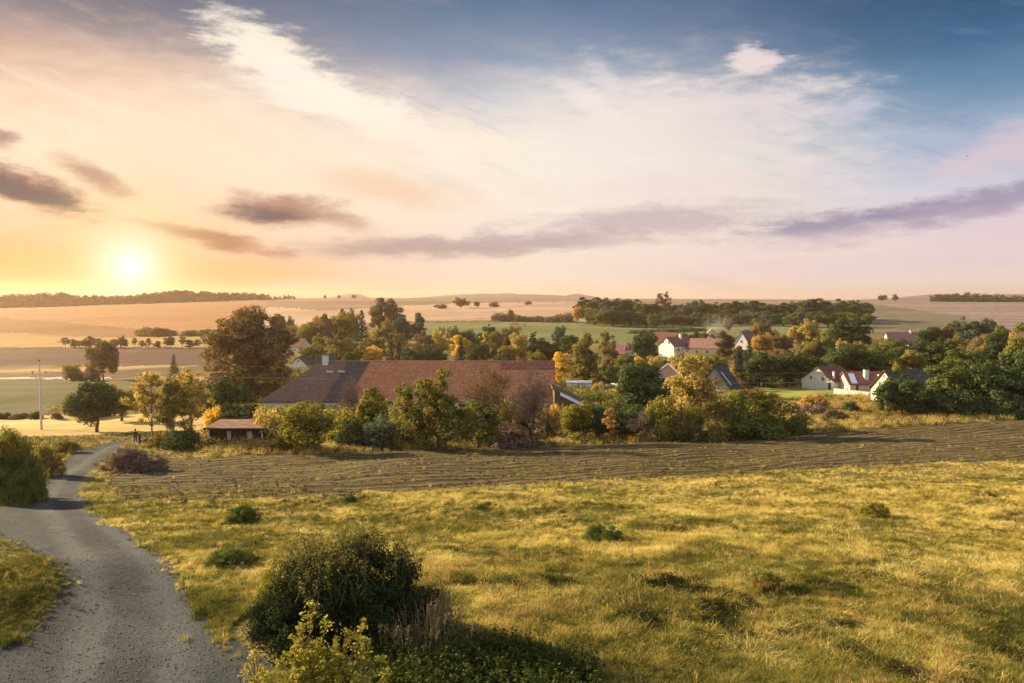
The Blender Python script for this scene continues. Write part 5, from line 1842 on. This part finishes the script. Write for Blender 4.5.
# ------------------------------------------------------------------ foreground shrubs
def build_foreground():
    r = np.random.default_rng(21)
    # the big dark bush beside the track
    p = hit(340, 655)
    d = p.y
    s = d / F
    Wd, Hh, Dp = 235 * s, (z_at(345, 522, d + .6) - p.z), 140 * s
    root = empty('thorn_bush', p)
    tag(root, 'large dark thorn bush with shoots coloured as its sunlit yellow top beside the gravel track', 'shrub')
    cl = []
    while len(cl) < 220:
        q = sphere_pts(1, r)[0]
        f = r.random() ** .35 * .9
        if q[2] < -.1:
            continue
        x = q[0] * Wd / 2 * f
        top = Hh * (1 - .28 * max(0, -x / (Wd / 2))) * (1 - .10 * max(0, x / (Wd / 2)))
        cl.append((x, q[1] * Dp / 2 * f + .7, .15 + max(0, q[2]) * (top - .3) * f))
    cl = np.array(cl)
    R = r.uniform(.18, .36, len(cl))
    v, q = clump_leaves(cl, R, 80000, .060, r, fill=.6)
    link('foliage', make_mesh('foliage', v, q), leaf_mat('leaf_thorn', (.016, .026, .012), (.055, .070, .024), .2), root)
    # shoots on top, their yellower colour stands in for sunlit leaves
    top = cl[(cl[:, 2] > Hh * .45)]
    C, N, S = [], [], []
    g = Geo()
    for _ in range(520):
        b = top[r.integers(len(top))] + r.normal(0, .16, 3)
        b[2] += .12
        dirv = np.array([r.normal(0, .4), r.normal(0, .4), 1.0])
        dirv /= np.linalg.norm(dirv)
        Ls = r.uniform(.2, .55)
        g.tube([b - dirv * .2, b + dirv * Ls * .5, b + dirv * Ls + np.array([r.normal(0, .05), r.normal(0, .05), 0])], [.006, .005, .002], 3)
        k = int(Ls * 42)
        t = r.random(k)
        C.append(b + dirv * Ls * t[:, None] + r.normal(0, .035, (k, 3)))
        N.append(r.normal(0, .6, (k, 3)) + np.array([0, -.2, .7]))
        S.append(r.uniform(.035, .07, k))
    v, q = leaves(np.concatenate(C), np.concatenate(N), np.concatenate(S), r)
    link('lit_shoots', make_mesh('lit_shoots', v, q), leaf_mat('leaf_shoot_lit', (.05, .056, .016), (.21, .19, .045), .4), root)  # sunlight on the bush top put into this leaf colour
    link('twigs', g.mesh('twigs'), BARK, root)
    g = Geo()
    for c in cl[:40]:
        g.tube([(c[0] * .15, .7 + (c[1] - .7) * .15, -.2), (c[0] * .6, .7 + (c[1] - .7) * .6, c[2] * .5), c], [.035, .022, .008], 5)
    link('stem', g.mesh('stem', True), BARK, root)

    # bright yellow young shrub at the bottom edge
    def leafy_shrub(name, label, px, base, heights, leafcol, size, dens, spread, seed):
        rr = np.random.default_rng(seed)
        p = hit(px, base)
        root = empty(name, p)
        tag(root, label, 'shrub')
        g = Geo()
        C, N, S = [], [], []
        for (lx, hrow, ly) in heights:
            x = (lx - px) * p.y / F
            zt = z_at(lx, hrow, p.y + ly) - p.z
            a = np.array([x * .25 + rr.normal(0, .05), ly * .3, -.1])
            b = np.array([x, ly, zt])
            m = a * .45 + b * .55 + np.array([rr.normal(0, .06), rr.normal(0, .06), .1])
            g.tube([a, m, b], [.016, .011, .003], 4)
            for k in range(int(9 * zt / 1.2) + 4):
                t = rr.uniform(.22, 1.0)
                s0 = (1 - t) ** 2 * a + 2 * t * (1 - t) * m + t * t * b
                ln = rr.uniform(.08, .34) * (1.15 - .75 * t) * spread
                ang = rr.uniform(0, 6.283)
                e = s0 + np.array([math.cos(ang) * ln, math.sin(ang) * ln, ln * rr.uniform(.3, .9)])
                g.tube([s0, e], [.005, .002], 3)
                n = int(ln * 85 * dens) + 4
                tt = rr.random(n) ** .8
                C.append(s0 + (e - s0) * tt[:, None] + rr.normal(0, .028, (n, 3)))
                N.append(rr.normal(0, .55, (n, 3)) + np.array([-.1, -.15, .75]))
                S.append(rr.uniform(.6, 1.3, n) * size)
        v, q = leaves(np.concatenate(C), np.concatenate(N), np.concatenate(S), rr, .6, .3)
        link('foliage', make_mesh('foliage', v, q), leafcol, root)
        link('stem', g.mesh('stem', True), BARK, root)
        return root
    leafy_shrub('young_shrub', 'bright yellow-green young shrub rising at the bottom edge in front of the thorn bush', 325, 715,
                [(311, 604, 0), (322, 622, .1), (300, 628, -.1), (336, 640, .1), (352, 632, 0), (362, 628, .1), (345, 655, -.2), (290, 650, 0), (278, 664, .1), (310, 640, -.2), (330, 660, -.3), (372, 640, .1), (300, 668, -.3), (268, 676, -.2), (352, 668, -.3), (362, 664, -.1), (384, 658, .1), (378, 672, -.2), (318, 650, .15), (342, 676, -.4), (308, 672, -.4), (284, 684, -.4), (366, 684, -.4), (392, 676, 0), (296, 640, .1)],
                leaf_mat('leaf_young', (.14, .145, .03), (.42, .375, .07), .45), .064, 1.7, 1.15, 5)
    leafy_shrub('young_shrub', 'thin yellow sapling with few leaves at the track edge left of the yellow-green young shrub', 252, 708,
                [(250, 634, 0), (256, 652, .05), (262, 668, 0), (246, 664, -.05)], leaf_mat('leaf_young_sparse', (.25, .22, .045), (.55, .46, .09), .45), .06, .5, .6, 6)

    # nettle bed
    pts = []
    while len(pts) < 1900:
        px, py = r.uniform(360, 600), r.uniform(640, 720)
        lim = 640 + 38 * ((px - 400) / 190) ** 2 if px > 400 else 650
        if py < lim:
            continue
        pts.append((px, py))
    base = hit(480, 690)
    C, N, S = [], [], []
    g = Geo()
    for px, py in pts:
        q = hit(px, py) - base
        hh = r.uniform(.3, .62) * (1 + .5 * float(vnoise(np.array(q.x * 1.1), np.array(q.y * 1.1), 91)))
        lean = r.normal(0, .06, 2)
        g.tube([(q.x, q.y, q.z - .05), (q.x + lean[0], q.y + lean[1], q.z + hh)], [.006, .003], 3)
        k = 15
        t = r.uniform(.15, 1.03, k)
        ang = r.uniform(0, 6.28, k)
        rr_ = .07 * (1.25 - .7 * t)
        C.append(np.stack([q.x + lean[0] * t + np.cos(ang) * rr_, q.y + lean[1] * t + np.sin(ang) * rr_, q.z + hh * t], 1))
        N.append(np.stack([np.cos(ang) * .6, np.sin(ang) * .6, np.full(k, .9)], 1) + r.normal(0, .2, (k, 3)))
        S.append(r.uniform(.05, .095, k))
    v, q = leaves(np.concatenate(C), np.concatenate(N), np.concatenate(S), r, .55)
    root = empty('nettle_bed', base)
    tag(root, 'dense bed of dark green nettles at the bottom edge right of the yellow shrub', 'plants')
    link('foliage', make_mesh('foliage', v, q), LM['nettle'], root)
    link('stem', g.mesh('stem'), LM['nettle'], root)

    # dry weeds by the right side of the bush
    def dry_weeds(label, px, base, w, top, n, seed, mat, plume=0):
        rr = np.random.default_rng(seed)
        p = hit(px, base)
        Wm, Hm = w * p.y / F, z_at(px, top, p.y) - p.z
        root = empty('dry_weeds', p)
        tag(root, label, 'weeds')
        g = Geo()
        C, N, S = [], [], []
        for i in range(n):
            x, y = rr.normal(0, Wm / 4), rr.normal(0, Wm / 5)
            hh = Hm * rr.uniform(.5, 1.05) * (1 - .4 * abs(x) / (Wm / 2 + .01))
            e = np.array([x * 1.35 + rr.normal(0, .06), y * 1.3, hh])
            g.tube([(x, y, -.1), (x * 1.1, y * 1.1, hh * .6), e], [.006, .005, .003], 3)
            k = 12
            t = rr.uniform(.35, 1.0, k)
            C.append(np.array([x, y, 0]) + (e - np.array([x, y, 0])) * t[:, None] + rr.normal(0, .045, (k, 3)))
            N.append(rr.normal(0, 1, (k, 3)))
            S.append(rr.uniform(.02, .055, k))
        v, q = leaves(np.concatenate(C), np.concatenate(N), np.concatenate(S), rr, .5)
        link('foliage', make_mesh('foliage', v, q), mat, root)
        link('stem', g.mesh('stem'), LM['straw'], root)
        if plume:
            g = Geo()
            for i in range(plume):
                x, y = rr.uniform(-Wm / 2, Wm / 2), rr.uniform(-.4, .2)
                hh = Hm * rr.uniform(.55, 1.0)
                b = np.array([x + rr.normal(0, .1), y, hh])
                v, q = clump_leaves([b, b + (.02, 0, .07), b + (.05, 0, .13)], [.035, .04, .025], 60, .035, rr, squash=1.6)
                g.add(v, q)
                g.tube([(x, y, -.1), b], [.005, .003], 3)
            link('seed_head', g.mesh('seed_head'), LM['straw'], root)
    dry_weeds('tall brown dry weeds against the right side of the thorn bush', 424, 645, 74, 583, 330, 31, LM['mauve'], 0)
    dry_weeds('pale feathery dry grass plumes between the thorn bush and the nettles', 420, 668, 100, 610, 50, 32, LM['straw'], 11)
    # bushes along the left of the track
    plant('nearbush', 'mixed', 6, 429, 500, 66, 'broad green bush at the left picture edge beside the track')
    plant('nearbush', 'green', 20, 452, 502, 46, 'smaller green bush low in front of the broad edge bush')
    plant('nearbush', 'olive', 46, 444, 476, 32, 'tawny weedy bush between the edge bush and the track')
    plant('nearbush', 'olive', 62, 439, 452, 34, 'low tawny weeds below the power pole left of the track bend')
    plant('nearbush', 'mauve', 128, 448, 471, 44, 'dusky dry weed bush at the corner of the ploughed field', name='shrub')
    plant('nearbush', 'mauve', 150, 455, 471, 40, 'low dry weeds spreading right of the dusky weed bush')
    plant('nearbush', 'green', 242, 504, 524, 38, 'small round green bush alone in the meadow near the ploughed field')
    plant('nearbush', 'green', 604, 523, 541, 44, 'low green clump in the middle of the meadow')
    plant('nearbush', 'lime', 875, 501, 517, 30, 'low yellow-green clump in the far right of the meadow near the ploughed field')
    plant('nearbush', 'mixed', 765, 574, 590, 44, 'low dull green weed clump in the right half of the meadow')
    plant('nearbush', 'green', 232, 546, 566, 54, 'low green weeds in the meadow above the thorn bush')
    plant('nearbush', 'lime', 285, 560, 600, 60, 'yellow-green weeds left of the top of the thorn bush')
    plant('shrub', 'dark', 350, 494, 503, 16, 'little dark weed at the edge of the ploughed field')


def tuft(name, n, h, w, seed, lean=.35, seedhead=False, broad=1.0):
    r = np.random.default_rng(seed)
    V, Q = [], []
    for i in range(n):
        a = r.uniform(0, 6.283)
        x, y = r.normal(0, w * .33, 2)
        hh = h * r.uniform(.45, 1.1)
        ln = hh * r.uniform(.1, 1) * lean * 2
        dx, dy = math.cos(a) * ln, math.sin(a) * ln
        t = r.uniform(0, 6.283)
        bw = broad * r.uniform(.0045, .010)
        wx, wy = math.cos(t) * bw, math.sin(t) * bw
        k = len(V)
        V += [(x - wx, y - wy, -.05), (x + wx, y + wy, -.05), (x + dx * .35 + wx * .9, y + dy * .35 + wy * .9, hh * .6), (x + dx * .35 - wx * .9, y + dy * .35 - wy * .9, hh * .6),
              (x + dx + wx * .2, y + dy + wy * .2, hh), (x + dx - wx * .2, y + dy - wy * .2, hh)]
        Q += [(k, k + 1, k + 2, k + 3), (k + 3, k + 2, k + 4, k + 5)]
        if seedhead and i % 2 == 0:
            k = len(V)
            for s in range(2):
                ang = t + s * 1.57
                ux, uy = math.cos(ang) * .016, math.sin(ang) * .016
                k = len(V)
                V += [(x + dx, y + dy, hh - .02), (x + dx + ux, y + dy + uy, hh + .05), (x + dx * 1.1, y + dy * 1.1, hh + .13), (x + dx - ux, y + dy - uy, hh + .05)]
                Q.append((k, k + 1, k + 2, k + 3))
    return make_mesh(name, V, Q)


def weed(name, n, h, w, seed, size):
    r = np.random.default_rng(seed)
    C = np.stack([r.normal(0, w * .35, n), r.normal(0, w * .35, n), r.uniform(.02, h, n)], 1)
    N = r.normal(0, .6, (n, 3)) + np.array([0, 0, .9])
    v, q = leaves(C, N, r.uniform(.6, 1.3, n) * size, r, .55)
    return make_mesh(name, v, q)


def sward_mat(name, stops, trans=.35, scale=.30):
    """blades whose colour drifts over the meadow in patches and varies from tuft to tuft"""
    m, T = mat_new(name)
    geo = T.node('ShaderNodeNewGeometry')
    info = T.node('ShaderNodeObjectInfo')
    P = geo.outputs['Position']
    n = T.m('ADD', T.m('MULTIPLY', T.noise(P, scale, 5, .65), .72), T.m('MULTIPLY', T.noise(P, scale * 6, 3, .6), .28))
    f = T.m('ADD', T.smooth(n, .30, .70), T.m('MULTIPLY', T.m('SUBTRACT', info.outputs['Random'], .5), .5))
    c = T.ramp(f, stops)
    c = T.mix(T.m('MULTIPLY', geo.outputs['Random Per Island'], .45), c, T.mix(1.0, c, (.5, .5, .45), 'MULTIPLY'))
    d = T.node('ShaderNodeBsdfDiffuse')
    t = T.node('ShaderNodeBsdfTranslucent')
    T.l.new(c, d.inputs[0])
    T.l.new(c, t.inputs[0])
    mx = T.node('ShaderNodeMixShader')
    mx.inputs[0].default_value = trans
    T.l.new(d.outputs[0], mx.inputs[1])
    T.l.new(t.outputs[0], mx.inputs[2])
    T.l.new(mx.outputs[0], T.out.inputs[0])
    return m


LM['nettle'] = leaf_mat('leaf_nettle', (.022, .036, .012), (.10, .115, .028), .3)
LM['straw'] = leaf_mat('straw', (.30, .22, .10), (.55, .42, .20), .3)
SW = {
    'gold': sward_mat('grass_gold', [(0, (.21, .18, .04)), (.25, (.45, .365, .085)), (.6, (.71, .575, .155)), (1, (.85, .72, .30))]),
    'green': sward_mat('grass_green', [(0, (.08, .09, .022)), (.5, (.20, .19, .045)), (1, (.40, .345, .085))]),
    'dry': sward_mat('grass_dry', [(0, (.28, .19, .075)), (.5, (.50, .35, .125)), (1, (.70, .52, .22))]),
    'weed': sward_mat('meadow_weed', [(0, (.025, .032, .010)), (.6, (.060, .062, .018)), (1, (.13, .115, .03))]),
    'flower': sward_mat('meadow_flower', [(0, (.75, .73, .66)), (1, (.8, .78, .74))], .1),
    'stone': plain_mat('stone', (.075, .08, .082), (.20, .198, .19), .9, bump=.3),
    'clod': plain_mat('clod', (.06, .042, .024), (.12, .086, .046), 3, bump=.5),
}


def clod(name, seed):
    r = np.random.default_rng(seed)
    bm = bmesh.new()
    bmesh.ops.create_icosphere(bm, subdivisions=1, radius=.5)
    for v in bm.verts:
        v.co = v.co * r.uniform(.65, 1.25)
        v.co.z *= .6
    me = bpy.data.meshes.new(name)
    bm.to_mesh(me)
    bm.free()
    return me


def scatter(name, protos, pts, rot, scl, idx):
    """one object of kind stuff: instances its small plants on points of the ground"""
    cl = bpy.data.collections.new(name + '_kinds')
    for i, (me, mt) in enumerate(protos):
        me.materials.append(mt)
        o = bpy.data.objects.new('%s_kind_%02d' % (name, i), me)
        cl.objects.link(o)
    me = bpy.data.meshes.new(name)
    n = len(pts)
    me.vertices.add(n)
    me.vertices.foreach_set('co', np.asarray(pts, np.float32).ravel())
    for nm, ty, dat in (('rot', 'FLOAT_VECTOR', rot), ('scl', 'FLOAT_VECTOR', scl), ('idx', 'INT', idx)):
        a = me.attributes.new(nm, ty, 'POINT')
        if ty == 'INT':
            a.data.foreach_set('value', np.asarray(dat, np.int32))
        else:
            a.data.foreach_set('vector', np.asarray(dat, np.float32).ravel())
    me.update()
    o = link(name, me)
    tag(o, kind='stuff')
    ng = bpy.data.node_groups.new(name, 'GeometryNodeTree')
    ng.interface.new_socket('Geometry', in_out='INPUT', socket_type='NodeSocketGeometry')
    ng.interface.new_socket('Geometry', in_out='OUTPUT', socket_type='NodeSocketGeometry')
    N, Lk = ng.nodes, ng.links
    gi, go = N.new('NodeGroupInput'), N.new('NodeGroupOutput')
    ip = N.new('GeometryNodeInstanceOnPoints')
    ci = N.new('GeometryNodeCollectionInfo')
    ci.inputs['Collection'].default_value = cl
    ci.inputs['Separate Children'].default_value = True
    ci.inputs['Reset Children'].default_value = True
    ip.inputs['Pick Instance'].default_value = True

    def attr(nm, ty):
        a = N.new('GeometryNodeInputNamedAttribute')
        a.data_type = ty
        a.inputs['Name'].default_value = nm
        return a.outputs['Attribute']
    Lk.new(gi.outputs[0], ip.inputs['Points'])
    Lk.new(ci.outputs[0], ip.inputs['Instance'])
    Lk.new(attr('idx', 'INT'), ip.inputs['Instance Index'])
    Lk.new(attr('rot', 'FLOAT_VECTOR'), ip.inputs['Rotation'])
    Lk.new(attr('scl', 'FLOAT_VECTOR'), ip.inputs['Scale'])
    Lk.new(ip.outputs[0], go.inputs[0])
    md = o.modifiers.new('scatter', 'NODES')
    md.node_group = ng
    return o


def ground_samples(n, row0, row1, r, xs=(-60, 1090)):
    """points of the ground, denser near the camera in proportion to how large they look"""
    dd = np.exp(np.linspace(math.log(11), math.log(400), 4000))
    rows = np.interp(np.log(dd), LD, _t[3]) / dd
    row = H / 2 + F * np.tan(np.arctan(rows) - PITCH)
    y = np.interp(-r.uniform(row0, row1, n), -row, dd)
    u = (r.uniform(xs[0], xs[1], n) - W / 2) / F
    y *= r.uniform(.985, 1.015, n)
    return u * y, y


def build_grass():
    r = np.random.default_rng(77)
    names = [z[0] for z in ZONES]

    def pack(x, y, sc_, jit=.25, lean=.18):
        z = ground_z(x, y)
        n = len(x)
        rot = np.stack([r.normal(0, lean, n), r.normal(0, lean, n), r.uniform(0, 6.283, n)], 1)
        s = sc_ * r.uniform(1 - jit, 1 + jit, n)
        return np.stack([x, y, z], 1), rot, np.stack([s, s, s * r.uniform(.8, 1.2, n)], 1)
    # meadow sward
    x, y = ground_samples(240000, 456, 720, r, (-190, 1430))
    zn = zone_world(x + r.normal(0, .22, len(x)), y + r.normal(0, .22, len(x)), 1.2)
    k = np.isin(zn, [names.index('meadow'), names.index('grass_bank')])
    px, py = project(x, y, ground_z(x, y))
    nettles = (px > 372) & (px < 600) & (py > 642 + 38 * ((px - 400) / 190) ** 2)
    thorn = ((px - 338) / 112) ** 2 + ((py - 640) / 42) ** 2 < 1
    k &= ~(nettles & (r.random(len(x)) < .9)) & ~thorn
    x, y, zn = x[k], y[k], zn[k]
    pt = vnoise(x * .22, y * .22, 21) + .6 * vnoise(x * .6, y * .6, 22)
    px, py = project(x, y, ground_z(x, y))
    green = pt + .32 * np.clip((px - 620) / 400, 0, 1) * np.clip((py - 545) / 90, 0, 1) + .25 * np.clip((330 - px) / 200, 0, 1) + .10 * np.clip((py - 560) / 120, 0, 1)  # greener grass at lower right also carries the darkening there
    q = r.random(len(x))
    idx = np.where(q < .965, r.integers(0, 3, len(x)), r.integers(3, 5, len(x)))
    gmask = .6 * green + .6 * vnoise(x * 1.4, y * 1.4, 25) + .14 * np.clip((px - 500) / 400, 0, 1) * np.clip((py - 520) / 120, 0, 1) + r.normal(0, .2, len(x)) > .10
    idx = np.where(gmask, r.integers(5, 8, len(x)), idx)
    wm = (.8 * vnoise(x * .8, y * .8, 23) + .5 * vnoise(x * 1.9, y * 1.9, 26) + .4 * vnoise(x * .2, y * .2, 24) + .32 * np.clip((px - 560) / 460, 0, 1) * np.clip((py - 560) / 100, 0, 1) + r.normal(0, .10, len(x)) > .46)  # dark weeds thicken at lower right, standing in for the darkened corner
    idx = np.where(wm, 8 + r.integers(0, 2, len(x)), idx)
    tallk = (vnoise(x * .5, y * .5, 31) > .30) & (q < .06)
    idx = np.where(tallk & ~wm, r.integers(3, 5, len(x)), idx)
    bank = zn == names.index('grass_bank')
    idx = np.where(bank & (q < .85), r.integers(5, 10, len(x)), idx)
    sc_ = .32 + .24 * np.clip(vnoise(x * .35, y * .35, 41) + .5, 0, 1) + .36 * np.clip(vnoise(x * 1.5, y * 1.5, 42) + .5, 0, 1) ** 2
    sc_ *= np.where(wm, 1.0, 1.0)
    fl = r.random(len(x)) < .004
    idx = np.where(fl & (px > 560), 10, idx)
    sc_ = np.where(bank & (y < 40), sc_ * .6, sc_)
    P, R_, S_ = pack(x, y, sc_)
    pro = [(tuft('blade', 28, .22, .24, 1, .8), SW['gold']), (tuft('blade', 30, .26, .28, 2, .9), SW['gold']), (tuft('blade', 28, .17, .30, 3, 1.3), SW['gold']),
           (tuft('blade', 14, .38, .22, 4, .5, True), SW['dry']), (tuft('blade', 20, .34, .24, 5, .7), SW['dry']),
           (tuft('blade', 28, .22, .26, 6, .8, False, 1.2), SW['green']), (tuft('blade', 26, .28, .24, 7, .7, False, 1.2), SW['green']), (tuft('blade', 28, .18, .28, 8, 1.1, False, 1.2), SW['green']),
           (weed('leaf', 46, .22, .34, 9, .07), SW['weed']), (weed('leaf', 40, .32, .30, 10, .065), SW['weed']), (weed('petal', 12, .34, .10, 11, .035), SW['flower'])]
    scatter('meadow_grass', pro, P, R_, S_, idx)
    # ploughed land: clods and scattered weeds
    x, y = ground_samples(66000, 400, 510, r, (-60, 1400))
    zn = zone_world(x, y, 1.2)
    k = zn == names.index('ploughed_field')
    x, y = x[k], y[k]
    ca, sa = math.cos(ROW_ANG), math.sin(ROW_ANG)
    v = -x * sa + y * ca
    w = vnoise(x * .12, y * .3, 51)
    fur = np.sin(v * 2 * math.pi / 2.6 + 1.0 * vnoise(x * .03, y * .03, 52))
    keep = r.random(len(x)) < .12 + .7 * (fur > .25)
    x, y, w = x[keep], y[keep], w[keep]
    isw = r.random(len(x)) < np.clip(.42 + 1.0 * w, .12, .85)
    idx = np.where(isw, r.choice([2, 3, 3, 2, 3, 4], len(x)), r.integers(0, 2, len(x)))
    P, R_, S_ = pack(x, y, np.where(isw, .58, r.uniform(.08, .26, len(x))), .35)
    pro = [(clod('clod', 1), SW['clod']), (clod('clod', 2), SW['clod']), (weed('leaf', 26, .22, .40, 12, .12), SW['weed']), (tuft('blade', 16, .34, .3, 13, .6, False, 1.8), SW['green']),
           (tuft('blade', 14, .30, .3, 14, .6, False, 1.8), SW['dry'])]
    scatter('ploughed_clods', pro, P, R_, S_, idx)
    # loose stones on the track
    x, y = ground_samples(20000, 440, 700, r, (-40, 420))
    k = (zone_world(x, y, 1.0) == names.index('gravel_road')) & (y > 12)
    x, y = x[k], y[k]
    idx = r.integers(0, 2, len(x))
    P, R_, S_ = pack(x, y, .012 + .045 * r.random(len(x)) ** 5, .3, .6)
    P[:, 2] += .004
    scatter('road_stones', [(clod('stone', 5), SW['stone']), (clod('stone', 6), SW['stone'])], P, R_, S_, idx)
    # rank grass on the verges, under the hedge trees and in the valley
    x, y = ground_samples(86000, 384, 470, r, (-160, 1260))
    zn = zone_world(x, y, 1.2)
    ok = [names.index(q) for q in ('dry_verge', 'valley_ground', 'grass_bank')]
    k = np.isin(zn, ok) & (y > 60)
    x, y, zn = x[k], y[k], zn[k]
    dv = zn == names.index('dry_verge')
    n_ = vnoise(x * .15, y * .15, 61)
    idx = np.where(r.random(len(x)) < np.where(dv, .72, .35) + .5 * n_, r.integers(0, 2, len(x)), 2 + r.integers(0, 2, len(x)))
    px, py = project(x, y, ground_z(x, y))
    P, R_, S_ = pack(x, y, np.where(px < 205, .42, np.where(dv, 1.0, 1.15)) * (1 + np.clip(n_, -.4, .5)), .3)
    pro = [(tuft('blade', 22, .62, .5, 15, .4, True, 2.6), SW['dry']), (tuft('blade', 22, .5, .6, 16, .5, False, 2.6), SW['gold']),
           (tuft('blade', 24, .5, .6, 17, .5, False, 2.8), SW['green']), (weed('leaf', 40, .6, .9, 18, .2), SW['weed'])]
    scatter('rank_grass', pro, P, R_, S_, idx)
    # low brush that covers the valley floor between the trees
    x, y = ground_samples(9000, 338, 432, r, (225, 1060))
    zn = zone_world(x, y, 1.0)
    px, py = project(x, y, ground_z(x, y))
    k = (zn == names.index('valley_ground')) & ~((px > 735) & (px < 905) & (py > 386)) & (vnoise(x * .05, y * .05, 71) > -.12)
    x, y = x[k], y[k]
    idx = r.integers(0, 5, len(x))
    P, R_, S_ = pack(x, y, 1.0, .5, .05)
    pro = [(weed('leaf', 230, 1.7, 2.4, 20 + i, .34), LM[c]) for i, c in enumerate(('olive', 'green', 'dark', 'gold', 'mixed'))]
    scatter('valley_brush', pro, P, R_, S_, idx)


build_foreground()
build_grass()
